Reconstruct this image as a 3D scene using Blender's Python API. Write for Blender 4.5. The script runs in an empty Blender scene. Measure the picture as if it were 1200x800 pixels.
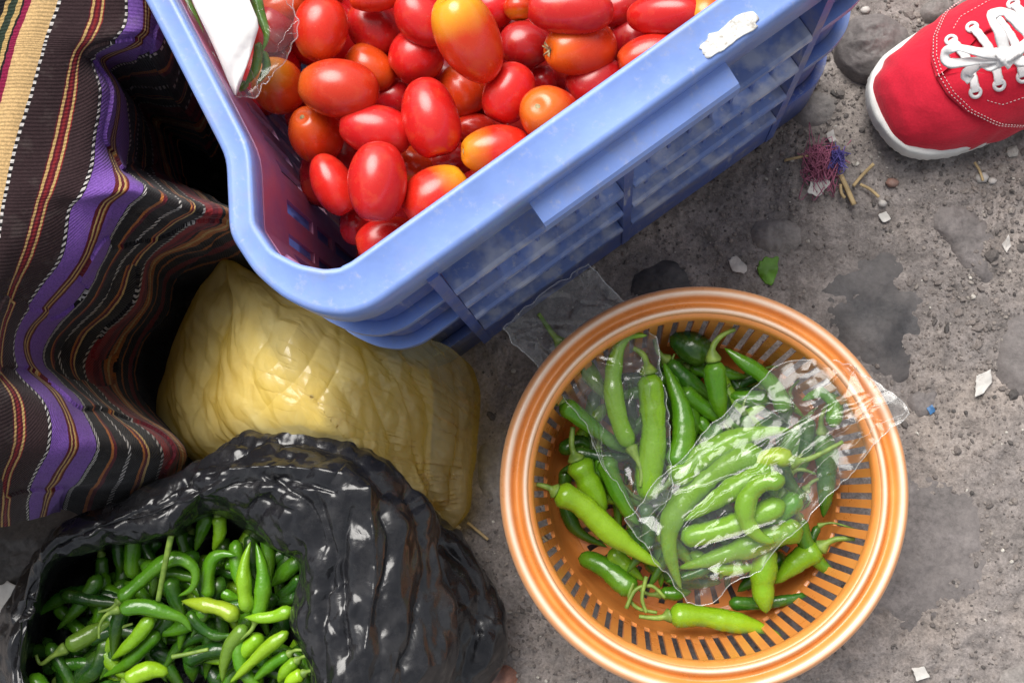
import bpy, math, random
import numpy as np
from mathutils import Matrix, Vector
random.seed(7)
RNG = np.random.default_rng(7)
SC = bpy.context.scene
COL = SC.collection

# ------------------------------------------------------------------ camera
CAM_H, FOC, NADIR = 0.9, 1406.0, (720.0, 570.0)      # metres, focal length and nadir in photo pixels (1200 x 800)
def _rot():
    v = np.array([NADIR[0]-600, -(NADIR[1]-400), -FOC]); v /= np.linalg.norm(v)
    d = np.array([0, 0, -1.]); c = np.cross(v, d); co = v @ d
    K = np.array([[0, -c[2], c[1]], [c[2], 0, -c[0]], [-c[1], c[0], 0]])
    return np.eye(3) + K + K @ K/(1+co)
ROT = _rot()
_r = ROT @ np.array([0, 0, -FOC])
CAM = np.array([0, 0, CAM_H]) - np.array([_r[0], _r[1], 0])*(CAM_H/-_r[2])
def W(x, y, z=0.0):
    """A point of the place from its pixel in the photograph and its height above the ground."""
    r = ROT @ np.array([x-600, -(y-400), -FOC])
    return CAM + r*((z-CAM_H)/r[2])
def WA(a):
    a = np.asarray(a, float)
    r = np.stack([a[..., 0]-600, 400-a[..., 1], np.full(a.shape[:-1], -FOC)], -1) @ ROT.T
    return CAM + r*((a[..., 2]-CAM_H)/r[..., 2])[..., None]
def SZ(z): return (CAM_H-z)/FOC                         # metres per pixel at height z
cd = bpy.data.cameras.new('camera'); cam = bpy.data.objects.new('camera', cd); COL.objects.link(cam)
cd.sensor_width = 36; cd.lens = FOC/1200*36; cd.clip_start = .01; cd.clip_end = 200
cam.matrix_world = Matrix.Translation(CAM.tolist()) @ Matrix(ROT.tolist()).to_4x4()
SC.camera = cam

# ------------------------------------------------------------------ sky, sun, exposure
SUN_DIR = Vector((-0.22, 0.50, 0.84)).normalized()
el = math.asin(SUN_DIR.z); az = math.atan2(SUN_DIR.x, SUN_DIR.y)
wd = bpy.data.worlds.new('World'); SC.world = wd; wd.use_nodes = True
nt = wd.node_tree; bg = nt.nodes['Background']
sky = nt.nodes.new('ShaderNodeTexSky'); sky.sky_type = 'NISHITA'; sky.sun_disc = False
sky.sun_elevation = el; sky.sun_rotation = az; sky.dust_density = 3.0
hs = nt.nodes.new('ShaderNodeHueSaturation'); hs.inputs['Saturation'].default_value = .28
nt.links.new(sky.outputs[0], hs.inputs['Color']); nt.links.new(hs.outputs[0], bg.inputs['Color'])
bg.inputs['Strength'].default_value = .075
sl = bpy.data.lights.new('sun', 'SUN'); sl.energy = 2.0; sl.angle = math.radians(44); sl.color = (1, .965, .91)
so = bpy.data.objects.new('sun', sl); COL.objects.link(so)
so.rotation_euler = (-SUN_DIR).to_track_quat('-Z', 'Y').to_euler()
SC.view_settings.view_transform = 'Standard'; SC.view_settings.look = 'None'
SC.view_settings.exposure = 1.1; SC.view_settings.gamma = 1
SC.render.engine = 'CYCLES'
SC.cycles.max_bounces = 10; SC.cycles.transparent_max_bounces = 24
SC.cycles.use_denoising = True

# ------------------------------------------------------------------ noise
def _hash(ix, iy, iz, seed):
    h = (ix.astype(np.int64)*374761393 + iy.astype(np.int64)*668265263 + iz.astype(np.int64)*2147483647 + seed*974711) & 0xffffffff
    h = ((h ^ (h >> 13))*1274126177) & 0xffffffff
    h = ((h ^ (h >> 16))*2246822519) & 0xffffffff
    return ((h ^ (h >> 15)) & 0xffffff)/float(0xffffff)*2-1
def noise3(p, f=1.0, seed=0):
    q = np.asarray(p, float)*f; i = np.floor(q); u = q-i; u = u*u*(3-2*u)
    ix, iy, iz = i[..., 0], i[..., 1], i[..., 2]
    r = 0
    for a in (0, 1):
        for b in (0, 1):
            for c in (0, 1):
                w = (u[..., 0] if a else 1-u[..., 0])*(u[..., 1] if b else 1-u[..., 1])*(u[..., 2] if c else 1-u[..., 2])
                r = r + w*_hash(ix+a, iy+b, iz+c, seed)
    return r
def fbm(p, f, o=4, seed=0, gain=.5):
    s = 0; a = 1
    for k in range(o):
        s = s + a*noise3(p, f, seed+k*17); a *= gain; f *= 2.03
    return s
def ridged(p, f, o=3, seed=0):
    s = 0; a = 1
    for k in range(o):
        s = s + a*(1-2.2*np.abs(noise3(p, f, seed+k*13))); a *= .5; f *= 2.1
    return s
def crease(p, f, seed=0):
    """Crumpled sheet: distance to the nearest of jittered cell points, flat facets meeting in sharp edges."""
    q = np.asarray(p, float)*f; i = np.floor(q)
    best = np.full(q.shape[:-1], 9.)
    for a in (-1, 0, 1):
        for b in (-1, 0, 1):
            for c in (-1, 0, 1):
                cx, cy, cz = i[..., 0]+a, i[..., 1]+b, i[..., 2]+c
                px = cx+.5+.45*_hash(cx, cy, cz, seed); py = cy+.5+.45*_hash(cx, cy, cz, seed+5); pz = cz+.5+.45*_hash(cx, cy, cz, seed+9)
                best = np.minimum(best, np.sqrt((q[..., 0]-px)**2+(q[..., 1]-py)**2+(q[..., 2]-pz)**2))
    return best

_A = np.array([[.36, .48, -.8], [-.8, .6, 0], [.48, .64, .6]])
def facet(p, f, seed=0, warp=.35):
    """Crumpled sheet: random heights joined by flat triangular facets (linear on a warped tetrahedral lattice)."""
    q = (np.asarray(p, float) @ _A.T)*f+seed*3.7
    q = q+warp*np.stack([noise3(q, .8, seed+1), noise3(q, .8, seed+2), noise3(q, .8, seed+3)], -1)
    i = np.floor(q); u = q-i; o = np.argsort(-u, axis=-1); us = np.take_along_axis(u, o, -1)
    c = i.copy(); r = _hash(c[..., 0], c[..., 1], c[..., 2], seed)*(1-us[..., 0])
    for k in range(3):
        c = c+(np.arange(3) == o[..., k:k+1])
        r = r+_hash(c[..., 0], c[..., 1], c[..., 2], seed)*(us[..., k]-(us[..., k+1] if k < 2 else 0))
    return r

# ------------------------------------------------------------------ mesh helpers
WLOC = {}
def mk(name, verts, faces, mat, parent=None, smooth=True, loc=None, attrs=None, uv=None):
    v = np.asarray(verts, float)
    if parent is None:
        if loc is None: loc = np.array([v[:, 0].mean(), v[:, 1].mean(), v[:, 2].min()])
        loc = np.asarray(loc, float); base = loc
    else:
        base = WLOC[parent.name]; loc = np.zeros(3)
    m = bpy.data.meshes.new(name)
    f = [list(map(int, q)) for q in faces] if not isinstance(faces, np.ndarray) else faces.tolist()
    m.from_pydata((v-base).tolist(), [], f)
    if smooth: m.polygons.foreach_set('use_smooth', [True]*len(m.polygons))
    for k, a in (attrs or {}).items():
        at = m.attributes.new(k, 'FLOAT', 'POINT'); at.data.foreach_set('value', np.asarray(a, np.float32).ravel())
    m.materials.append(mat); m.update()
    o = bpy.data.objects.new(name, m); COL.objects.link(o)
    if parent is None: o.location = loc.tolist()
    else: o.parent = parent
    WLOC[o.name] = base if parent is None else base
    return o
def empty(name, loc):
    o = bpy.data.objects.new(name, None); o.empty_display_size = .02; COL.objects.link(o); o.location = list(map(float, loc)); WLOC[o.name] = np.asarray(loc, float)
    return o
def tag(o, label=None, cat=None, group=None, kind=None):
    for k, v in (('label', label), ('category', cat), ('group', group), ('kind', kind)):
        if v: o[k] = v
    return o
def grid_faces(n, m, wrap_m=False, off=0):
    """Quads of an n x m vertex grid, row major."""
    i = np.arange(n-1)[:, None]; j = np.arange(m if wrap_m else m-1)[None, :]
    j2 = (j+1) % m
    a = i*m+j; b = i*m+j2; c = (i+1)*m+j2; d = (i+1)*m+j
    return np.stack([a+0*j, b+0*i, c, d+0*j], -1).reshape(-1, 4)+off
def cat(*vf):
    V, F, k = [], [], 0
    for v, f in vf:
        v = np.asarray(v, float); V.append(v); F += [[int(x)+k for x in q] for q in f]; k += len(v)
    return np.concatenate(V), F
def catmull(P, n, closed=False):
    P = np.asarray(P, float); m = len(P)
    t = np.linspace(0, m if closed else m-1, n, endpoint=not closed)
    i = np.floor(t).astype(int)
    if not closed: i = np.minimum(i, m-2)
    u = (t-i)[:, None]
    g = (lambda k: P[k % m]) if closed else (lambda k: P[np.clip(k, 0, m-1)])
    p0, p1, p2, p3 = g(i-1), g(i), g(i+1), g(i+2)
    return .5*((2*p1)+(-p0+p2)*u+(2*p0-5*p1+4*p2-p3)*u*u+(-p0+3*p1-3*p2+p3)*u**3)
def even(P, n):
    P = np.asarray(P, float); d = np.r_[0, np.cumsum(np.linalg.norm(np.diff(P, axis=0), axis=1))]
    t = np.linspace(0, d[-1], n)
    return np.stack([np.interp(t, d, P[:, k]) for k in range(P.shape[1])], 1)
def frames(P):
    T = np.gradient(P, axis=0); T /= np.linalg.norm(T, axis=1)[:, None]+1e-12
    n = np.cross(T[0], [0, 0, 1.]);
    if np.linalg.norm(n) < 1e-3: n = np.array([1., 0, 0])
    n /= np.linalg.norm(n); N = []
    for t in T:
        n = n-(n @ t)*t; n /= np.linalg.norm(n)+1e-12; N.append(n.copy())
    N = np.array(N); return T, N, np.cross(T, N)
def tube(P, R, k=10, flat=None, cap=True):
    P = np.asarray(P, float); n = len(P); R = np.broadcast_to(np.asarray(R, float), (n,)) if np.ndim(R) < 2 else R
    T, N, B = frames(P); a = np.linspace(0, 2*np.pi, k, endpoint=False)
    fx, fy = flat or (1, 1)
    v = P[:, None]+R[:, None, None]*(np.cos(a)[None, :, None]*N[:, None]*fx+np.sin(a)[None, :, None]*B[:, None]*fy)
    v = v.reshape(-1, 3); f = grid_faces(n, k, True).tolist()
    if cap:
        f.append(list(range(k))[::-1]); f.append(list(range((n-1)*k, n*k)))
    return v, f
def box(c, s, M=None):
    c = np.asarray(c, float); s = np.asarray(s, float)/2
    v = np.array([[x, y, z] for x in (-1, 1) for y in (-1, 1) for z in (-1, 1)])*s
    if M is not None: v = v @ np.asarray(M).T
    return v+c, [[0, 1, 3, 2], [4, 6, 7, 5], [0, 4, 5, 1], [2, 3, 7, 6], [0, 2, 6, 4], [1, 5, 7, 3]]
def lathe(prof, n, c=(0, 0, 0)):
    prof = np.asarray(prof, float); a = np.linspace(0, 2*np.pi, n, endpoint=False)
    v = np.stack([prof[:, 0, None]*np.cos(a), prof[:, 0, None]*np.sin(a), prof[:, 1, None]+0*a], -1).reshape(-1, 3)+np.asarray(c)
    return v, grid_faces(len(prof), n, True)
def normals_grid(G, wrap=False):
    du = np.gradient(G, axis=0)
    if wrap: dv = (np.roll(G, -1, 1)-np.roll(G, 1, 1))/2
    else: dv = np.gradient(G, axis=1)
    n = np.cross(du, dv); return n/(np.linalg.norm(n, axis=-1, keepdims=True)+1e-12)

# ------------------------------------------------------------------ materials
class M:
    def __init__(s, name, rough=.5, base=(.5, .5, .5), spec=.5, coat=0., coat_rough=.1):
        s.m = bpy.data.materials.new(name); s.m.use_nodes = True; s.t = s.m.node_tree
        s.b = s.t.nodes['Principled BSDF']; s.b.inputs['Roughness'].default_value = rough
        s.b.inputs['Base Color'].default_value = (*base, 1); s.b.inputs['Specular IOR Level'].default_value = spec
        s.b.inputs['Coat Weight'].default_value = coat; s.b.inputs['Coat Roughness'].default_value = coat_rough
    def n(s, t, **k):
        nd = s.t.nodes.new('ShaderNode'+t)
        for a, b in k.items():
            if a.startswith('i_'): nd.inputs[a[2:].replace('_', ' ')].default_value = b
            else: setattr(nd, a, b)
        return nd
    def l(s, a, b): s.t.links.new(a, b)
    def coord(s, which='Object', scale=None):
        c = s.n('TexCoord').outputs[which]
        if scale is None: return c
        mp = s.n('Mapping'); mp.inputs['Scale'].default_value = scale; s.l(c, mp.inputs['Vector']); return mp.outputs[0]
    def pos(s): return s.n('NewGeometry').outputs['Position']
    def noise(s, vec, scale, detail=4, rough=.55, dist=0):
        nd = s.n('TexNoise', i_Scale=scale, i_Detail=detail, i_Roughness=rough, i_Distortion=dist); s.l(vec, nd.inputs['Vector']); return nd.outputs[0]
    def ramp(s, fac, stops, interp='LINEAR'):
        r = s.n('ValToRGB'); r.color_ramp.interpolation = interp; e = r.color_ramp.elements
        for k, (p, c) in enumerate(stops):
            if k < 2: q = e[k]; q.position = p
            else: q = e.new(p)
            q.color = (*c, 1) if not np.isscalar(c) else (c, c, c, 1)
        s.l(fac, r.inputs[0]); return r.outputs[0]
    def mix(s, fac, a, b, mode='MIX'):
        nd = s.n('Mix', data_type='RGBA', blend_type=mode)
        for v, i in ((fac, 0), (a, 6), (b, 7)):
            if hasattr(v, 'node'): s.l(v, nd.inputs[i])
            else: nd.inputs[i].default_value = v if i == 0 else (*v, 1)
        return nd.outputs[2]
    def math(s, op, a, b=None, c=None):
        nd = s.n('Math', operation=op)
        for k, v in enumerate((a, b, c)):
            if v is None: continue
            if hasattr(v, 'node'): s.l(v, nd.inputs[k])
            else: nd.inputs[k].default_value = v
        return nd.outputs[0]
    def attr(s, name): return s.n('Attribute', attribute_name=name).outputs['Fac']
    def color(s, c): s.l(c, s.b.inputs['Base Color'])
    def rough(s, c): s.l(c, s.b.inputs['Roughness'])
    def bump(s, h, strength=.3, dist=.001, chain=None):
        b = s.n('Bump', i_Strength=strength, i_Distance=dist); s.l(h, b.inputs['Height'])
        if chain is not None: s.l(chain, b.inputs['Normal'])
        s.l(b.outputs[0], s.b.inputs['Normal']); return b.outputs[0]

def m_ground(name, tint, dark=1.0):
    m = M(name, .88, spec=.25); p = m.pos()
    big = m.noise(p, 9, 4, .6); mid = m.noise(p, 60, 6, .65); fine = m.noise(p, 420, 4, .7)
    t = np.array(tint)*dark
    c = m.ramp(big, [(.3, tuple(t*.72)), (.5, tuple(t)), (.7, tuple(t*1.28*np.array([1.03, 1, .95])))])
    c = m.mix(.75, c, m.ramp(mid, [(.3, .55), (.5, .95), (.68, 1.35)]), 'MULTIPLY')
    c = m.mix(.7, c, m.ramp(fine, [(.3, .5), (.5, 1.), (.72, 1.5)]), 'MULTIPLY')
    sp = m.n('TexVoronoi', i_Scale=330.); m.l(p, sp.inputs['Vector'])
    dots = m.math('MULTIPLY', m.ramp(sp.outputs['Distance'], [(.12, 1.), (.22, 0.)]), m.ramp(m.noise(p, 45, 2), [(.5, 0.), (.62, 1.)]))
    c = m.mix(m.math('MULTIPLY', dots, .5), c, (.42, .38, .34))
    m.color(c)
    b = m.bump(mid, .7, .003); m.bump(fine, .8, .0012, b)
    return m
def ground_dirt():
    m = m_ground('dirt', (.246, .219, .206)); return m.m
MAT = {}
MAT['dirt'] = ground_dirt()
def m_stone(name, tint, black=0., dust=.85):
    m = M(name, .62, spec=.4); p = m.pos()
    a = m.noise(p, 26, 6, .65); f = m.noise(p, 260, 5, .7)
    t = np.array(tint)
    c = m.ramp(a, [(.32, tuple(t*.7)), (.52, tuple(t)), (.7, tuple(t*1.35))])
    c = m.mix(.8, c, m.ramp(f, [(.3, .5), (.5, 1.), (.72, 1.5)]), 'MULTIPLY')
    if black:
        s = m.noise(p, 16, 4, .6, .4)
        c = m.mix(m.ramp(s, [(.42, black), (.66, 0.)]), c, (.022, .023, .027))
    dst = m.noise(p, 11, 5, .7)
    c = m.mix(m.ramp(dst, [(.40, 0.), (.66, dust)]), c, (.235, .21, .20))
    m.color(c); b = m.bump(a, .5, .003); m.bump(f, .7, .0008, b)
    return m.m
MAT['stone'] = m_stone('stone_grey', (.20, .182, .17))
MAT['stone_dark'] = m_stone('stone_dark', (.118, .112, .113), .9, .5)
MAT['stone_brown'] = m_stone('stone_brown', (.150, .134, .130), 0., .5)
MAT['rock'] = m_stone('rock_dark', (.085, .078, .072), 0., .2)
MAT['brick'] = m_stone('brick_red', (.30, .13, .085))
def m_gravel():
    m = M('gravel', .8, spec=.3); a = m.attr('tone')
    c = m.ramp(a, [(0., (.09, .082, .078)), (.35, (.18, .157, .145)), (.7, (.245, .212, .192)), (.9, (.31, .28, .25)), (1., (.52, .49, .44))])
    c = m.mix(.6, c, m.ramp(m.noise(m.pos(), 700, 3), [(.3, .6), (.7, 1.3)]), 'MULTIPLY'); m.color(c); return m.m
MAT['gravel'] = m_gravel()
def m_tomato():
    m = M('tomato_skin', .26, spec=.5, coat=.25, coat_rough=.16)
    oi = m.n('ObjectInfo'); y = m.attr('shoulder'); v = m.coord('Object')
    nz = m.noise(v, 38, 4, .6)
    yy = m.math('MULTIPLY', m.math('ADD', y, m.math('MULTIPLY', m.math('SUBTRACT', nz, .5), .5)), oi.outputs['Alpha'])
    c = m.mix(m.ramp(yy, [(.05, 0.), (.8, 1.)]), oi.outputs['Color'], (.80, .34, .015))
    c = m.mix(m.ramp(m.noise(v, 120, 5, .7), [(.5, 0.), (.8, .22)]), c, (.85, .20, .05))
    sp = m.noise(v, 900, 1); c = m.mix(m.ramp(sp, [(.76, 0.), (.82, .55)]), c, (.8, .45, .2))
    m.color(c); m.rough(m.ramp(m.noise(v, 60, 5, .7), [(.3, .19), (.7, .38)]))
    m.b.inputs['Subsurface Weight'].default_value = .06; m.b.inputs['Subsurface Radius'].default_value = (.006, .0015, .0008)
    m.b.inputs['Subsurface Scale'].default_value = 1.
    m.bump(m.noise(v, 70, 3), .08, .002); return m.m
MAT['tomato'] = m_tomato()
def m_scar():
    m = M('tomato_scar', .8); c = m.ramp(m.noise(m.coord('Object'), 500, 4), [(.3, (.10, .07, .03)), (.6, (.42, .34, .17))]); m.color(c); return m.m
MAT['scar'] = m_scar()
def m_chilli(name='chilli_skin'):
    m = M(name, .25, spec=.5, coat=.25, coat_rough=.12)
    oi = m.n('ObjectInfo'); v = m.coord('Object'); a = m.attr('along')
    nz = m.noise(v, 30, 4, .6)
    c = m.mix(m.ramp(nz, [(.40, 0.), (.75, .35)]), oi.outputs['Color'], (.22, .36, .015))
    c = m.mix(m.ramp(nz, [(.2, .5), (.42, 0.)]), c, (.03, .11, .012))
    c = m.mix(m.ramp(a, [(0., .35), (.2, 0.), (.8, 0.), (1., .3)]), c, (.06, .2, .012))
    m.color(c); m.rough(m.ramp(m.noise(v, 90, 4, .7), [(.3, .16), (.7, .36)]))
    m.b.inputs['Subsurface Weight'].default_value = .03; m.b.inputs['Subsurface Radius'].default_value = (.001, .002, .0004)
    m.b.inputs['Subsurface Scale'].default_value = 1.
    b = m.bump(m.noise(v, 110, 3, .6), .4, .0022); m.bump(m.noise(v, 380, 3), .2, .0007, b); return m.m
MAT['chilli'] = m_chilli()
def m_stem():
    m = M('chilli_stem', .5); v = m.coord('Object'); oi = m.n('ObjectInfo')
    c = m.ramp(m.noise(v, 160, 4), [(.3, (.09, .17, .02)), (.7, (.26, .38, .06))]); m.color(c); return m.m
MAT['stem'] = m_stem()
def m_crate(name, base, dust=.35, red=0., patch=0.):
    m = M(name, .38, spec=.5); p = m.pos()
    n = m.noise(p, 22, 5, .6)
    t = np.array(base)
    c = m.ramp(n, [(.3, tuple(t*.85)), (.7, tuple(t*1.12))])
    if red:
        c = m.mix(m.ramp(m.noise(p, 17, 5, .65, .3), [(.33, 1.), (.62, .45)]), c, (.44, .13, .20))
    sc = m.n('Mapping'); sc.inputs['Scale'].default_value = (1, 1, .12); sc.inputs['Rotation'].default_value = (0, 0, .6); m.l(p, sc.inputs[0])
    st = m.noise(sc.outputs[0], 150, 6, .75)
    c = m.mix(m.ramp(st, [(.56, 0.), (.75, dust)]), c, (.50, .51, .55))
    d2 = m.noise(p, 34, 5, .7)
    c = m.mix(m.ramp(d2, [(.50, 0.), (.75, dust*.8)]), c, (.30, .28, .27))
    if patch: c = m.mix(m.ramp(m.noise(p, 62, 3, .5), [(.46, 0.), (.66, patch)]), c, (.50, .53, .62))
    m.color(c); m.rough(m.ramp(n, [(.3, .28), (.7, .5)])); m.bump(m.noise(p, 300, 4), .12, .0008); return m.m
MAT['crate'] = m_crate('crate_blue', (.20, .31, .68), .5)
MAT['crate_side'] = m_crate('crate_blue_shade_dust', (.09, .145, .42), .95)  # shade of the near side put into a darker blue, under dust
MAT['crate_ledge'] = m_crate('crate_worn_light_patch', (.15, .23, .52), .8, 0., .75)  # pale light between the slats painted in as patches on worn blue
MAT['crate_in'] = m_crate('crate_stain_reflection', (.13, .12, .33), .2, 1.)  # red reflected from the tomatoes, painted in along with stain
def m_sticker():
    m = M('sticker_residue', .7); p = m.pos(); c = m.ramp(m.noise(p, 260, 5, .7), [(.35, (.33, .30, .26)), (.5, (.6, .6, .58)), (.7, (.8, .8, .78))]); m.color(c); return m.m
MAT['sticker'] = m_sticker()
def m_orange():
    m = M('basket_orange', .3, spec=.5, coat=.2, coat_rough=.15); p = m.pos()
    n = m.noise(p, 40, 5, .6)
    c = m.ramp(n, [(.3, (.69, .24, .05)), (.7, (.78, .30, .07))])
    c = m.mix(m.ramp(m.noise(p, 180, 6, .75), [(.56, 0.), (.75, .4)]), c, (.42, .25, .13))
    e = m.attr('ridge_gleam')
    c = m.mix(m.math('MULTIPLY', e, m.ramp(m.noise(p, 90, 5, .7), [(.2, .82), (.6, 1.)])), c, (.87, .66, .50))
    m.color(c); m.rough(m.ramp(n, [(.3, .22), (.7, .42)])); m.bump(m.noise(p, 400, 3), .08, .0006); return m.m
MAT['orange'] = m_orange()
def m_film(name, haze=.012, boost=.8, tint=(.97, .98, .98), rough=.10):
    mm = bpy.data.materials.new(name); mm.use_nodes = True; t = mm.node_tree; t.nodes.clear()
    N = lambda k: t.nodes.new('ShaderNode'+k)
    out = N('OutputMaterial'); tr = N('BsdfTransparent'); tr.inputs[0].default_value = (*tint, 1)
    gl = N('BsdfGlossy'); gl.inputs['Roughness'].default_value = rough; gl.inputs[0].default_value = (1, 1, 1, 1)
    df = N('BsdfDiffuse'); df.inputs[0].default_value = (.85, .86, .86, 1)
    fr = N('LayerWeight'); p5 = N('Math'); p5.operation = 'POWER'; p5.inputs[1].default_value = 4.5
    ml = N('Math'); ml.operation = 'MULTIPLY_ADD'; ml.inputs[1].default_value = .75*boost; ml.inputs[2].default_value = .045*boost; ml.use_clamp = True
    geo = N('NewGeometry'); nz = N('TexNoise'); nz.inputs['Scale'].default_value = 90; nz.inputs['Detail'].default_value = 3
    bp = N('Bump'); bp.inputs['Strength'].default_value = .2; bp.inputs['Distance'].default_value = .0012
    L = t.links.new
    L(geo.outputs['Position'], nz.inputs['Vector']); L(nz.outputs[0], bp.inputs['Height'])
    L(bp.outputs[0], gl.inputs['Normal']); L(bp.outputs[0], fr.inputs['Normal'])
    m1 = N('MixShader'); m1.inputs[0].default_value = haze; L(tr.outputs[0], m1.inputs[1]); L(df.outputs[0], m1.inputs[2])
    m2 = N('MixShader'); L(fr.outputs['Facing'], p5.inputs[0]); L(p5.outputs[0], ml.inputs[0]); L(ml.outputs[0], m2.inputs[0]); L(m1.outputs[0], m2.inputs[1]); L(gl.outputs[0], m2.inputs[2])
    L(m2.outputs[0], out.inputs[0]); return mm
MAT['film'] = m_film('clear_film'); MAT['glint_threads'] = m_film('film_seam_glint', .16, 1.6)  # pale seam threads: bright edge and crease lines put in as shape
def m_black():
    m = M('black_plastic', .24, (.008, .008, .010), .55); p = m.pos()
    m.rough(m.ramp(m.noise(p, 50, 4), [(.3, .14), (.7, .30)]))
    m.color(m.ramp(m.noise(p, 60, 6, .7), [(.45, (.011, .011, .013)), (.8, (.035, .034, .035))]))
    m.bump(m.noise(p, 120, 3, .5, 1.2), .25, .0012); return m.m
MAT['black'] = m_black()
def m_yellow(name, trans):
    mm = bpy.data.materials.new(name); mm.use_nodes = True; t = mm.node_tree; b = t.nodes['Principled BSDF']; out = t.nodes['Material Output']
    N = lambda k: t.nodes.new('ShaderNode'+k); L = t.links.new
    geo = N('NewGeometry'); nz = N('TexNoise'); nz.inputs['Scale'].default_value = 30; nz.inputs['Detail'].default_value = 6; nz.inputs['Roughness'].default_value = .65
    L(geo.outputs['Position'], nz.inputs['Vector'])
    r = N('ValToRGB'); e = r.color_ramp.elements; e[0].position = .3; e[0].color = (.84, .62, .08, 1); e[1].position = .7; e[1].color = (.97, .90, .38, 1)
    at0 = N('Attribute'); at0.attribute_name = 'thin'; mx = N('Mix'); mx.data_type = 'RGBA'; mx.inputs[7].default_value = (.72, .64, .42, 1); L(at0.outputs['Fac'], mx.inputs[0]); L(nz.outputs[0], r.inputs[0]); L(r.outputs[0], mx.inputs[6]); L(mx.outputs[2], b.inputs['Base Color'])
    b.inputs['Roughness'].default_value = .3; b.inputs['Coat Weight'].default_value = 1.; b.inputs['Coat Roughness'].default_value = .10
    n2 = N('TexNoise'); n2.inputs['Scale'].default_value = 130; n2.inputs['Detail'].default_value = 4; n2.inputs['Distortion'].default_value = 1.5; L(geo.outputs['Position'], n2.inputs['Vector'])
    bp = N('Bump'); bp.inputs['Strength'].default_value = .25; bp.inputs['Distance'].default_value = .0012; L(n2.outputs[0], bp.inputs['Height']); L(bp.outputs[0], b.inputs['Normal'])
    tl = N('BsdfTranslucent'); tl.inputs[0].default_value = (.92, .75, .20, 1)
    tr = N('BsdfTransparent'); tr.inputs[0].default_value = (.95, .83, .42, 1)
    m1 = N('MixShader'); m1.inputs[0].default_value = .38; L(b.outputs[0], m1.inputs[1]); L(tl.outputs[0], m1.inputs[2])
    at = N('Attribute'); at.attribute_name = 'thin'; ml = N('Math'); ml.operation = 'MULTIPLY'; ml.inputs[1].default_value = trans; L(at.outputs['Fac'], ml.inputs[0])
    m2 = N('MixShader'); L(ml.outputs[0], m2.inputs[0]); L(m1.outputs[0], m2.inputs[1]); L(tr.outputs[0], m2.inputs[2]); L(m2.outputs[0], out.inputs[0])
    return mm
MAT['yellow'] = m_yellow('yellow_plastic', .75)
def m_plain(name, c, rough=.6, spec=.4, var=.25, scale=80, bump=.2):
    m = M(name, rough, spec=spec); p = m.coord('Object'); t = np.array(c)
    m.color(m.ramp(m.noise(p, scale, 5, .65), [(.3, tuple(t*(1-var))), (.7, tuple(np.minimum(t*(1+var), .95)))])); m.bump(m.noise(p, scale*4, 3), bump, .0006); return m.m
MAT['paper'] = m_plain('glare_white', (.78, .77, .74), .7, .3, .08)  # colour of the sheet put in for the packet's sky glare
MAT['scrap_white'] = m_plain('scuffed_paper', (.60, .58, .545), .8, .3, .22, 60)
MAT['scrap'] = m_plain('dirty_paper', (.52, .49, .46), .8, .3, .3)
MAT['straw'] = m_plain('straw', (.42, .31, .16), .7, .3, .3)
MAT['thread'] = m_plain('red_thread', (.36, .12, .19), .9, .2, .4)
MAT['thread_blue'] = m_plain('blue_thread', (.13, .11, .36), .9, .2, .4)
MAT['leaf'] = m_plain('leaf_green', (.11, .26, .025), .45, .4, .3)
MAT['rubber'] = m_plain('white_rubber', (.70, .70, .67), .55, .4, .12)
MAT['lace'] = m_plain('white_lace', (.80, .79, .78), .85, .2, .08, 300)
MAT['eyelet'] = m_plain('eyelet_white', (.75, .75, .75), .4, .5, .05)
MAT['stitch'] = m_plain('stitch_thread', (.78, .55, .55), .9, .2, .1)
MAT['skin'] = m_plain('skin', (.55, .30, .20), .5, .4, .1)
MAT['blue_bit'] = m_plain('blue_bit', (.05, .16, .35), .4, .5, .2)
def m_canvas():
    m = M('red_canvas', .85, spec=.2); v = m.coord('Object')
    c = m.ramp(m.noise(v, 25, 4), [(.3, (.56, .010, .032)), (.7, (.66, .018, .045))])
    w = m.n('TexWave', i_Scale=420.); w.wave_type = 'BANDS'; w.bands_direction = 'X'; m.l(v, w.inputs['Vector'])
    w2 = m.n('TexWave', i_Scale=420.); w2.wave_type = 'BANDS'; w2.bands_direction = 'Y'; m.l(v, w2.inputs['Vector'])
    h = m.math('ADD', w.outputs['Fac'], w2.outputs['Fac'])
    m.color(m.mix(.25, c, m.ramp(m.noise(v, 700, 3), [(.3, .6), (.7, 1.2)]), 'MULTIPLY'))
    m.b.inputs['Sheen Weight'].default_value = .15
    b = m.bump(h, .25, .0004); m.bump(m.noise(v, 45, 4, .6), .35, .004, b); return m.m
MAT['canvas'] = m_canvas()
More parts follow.
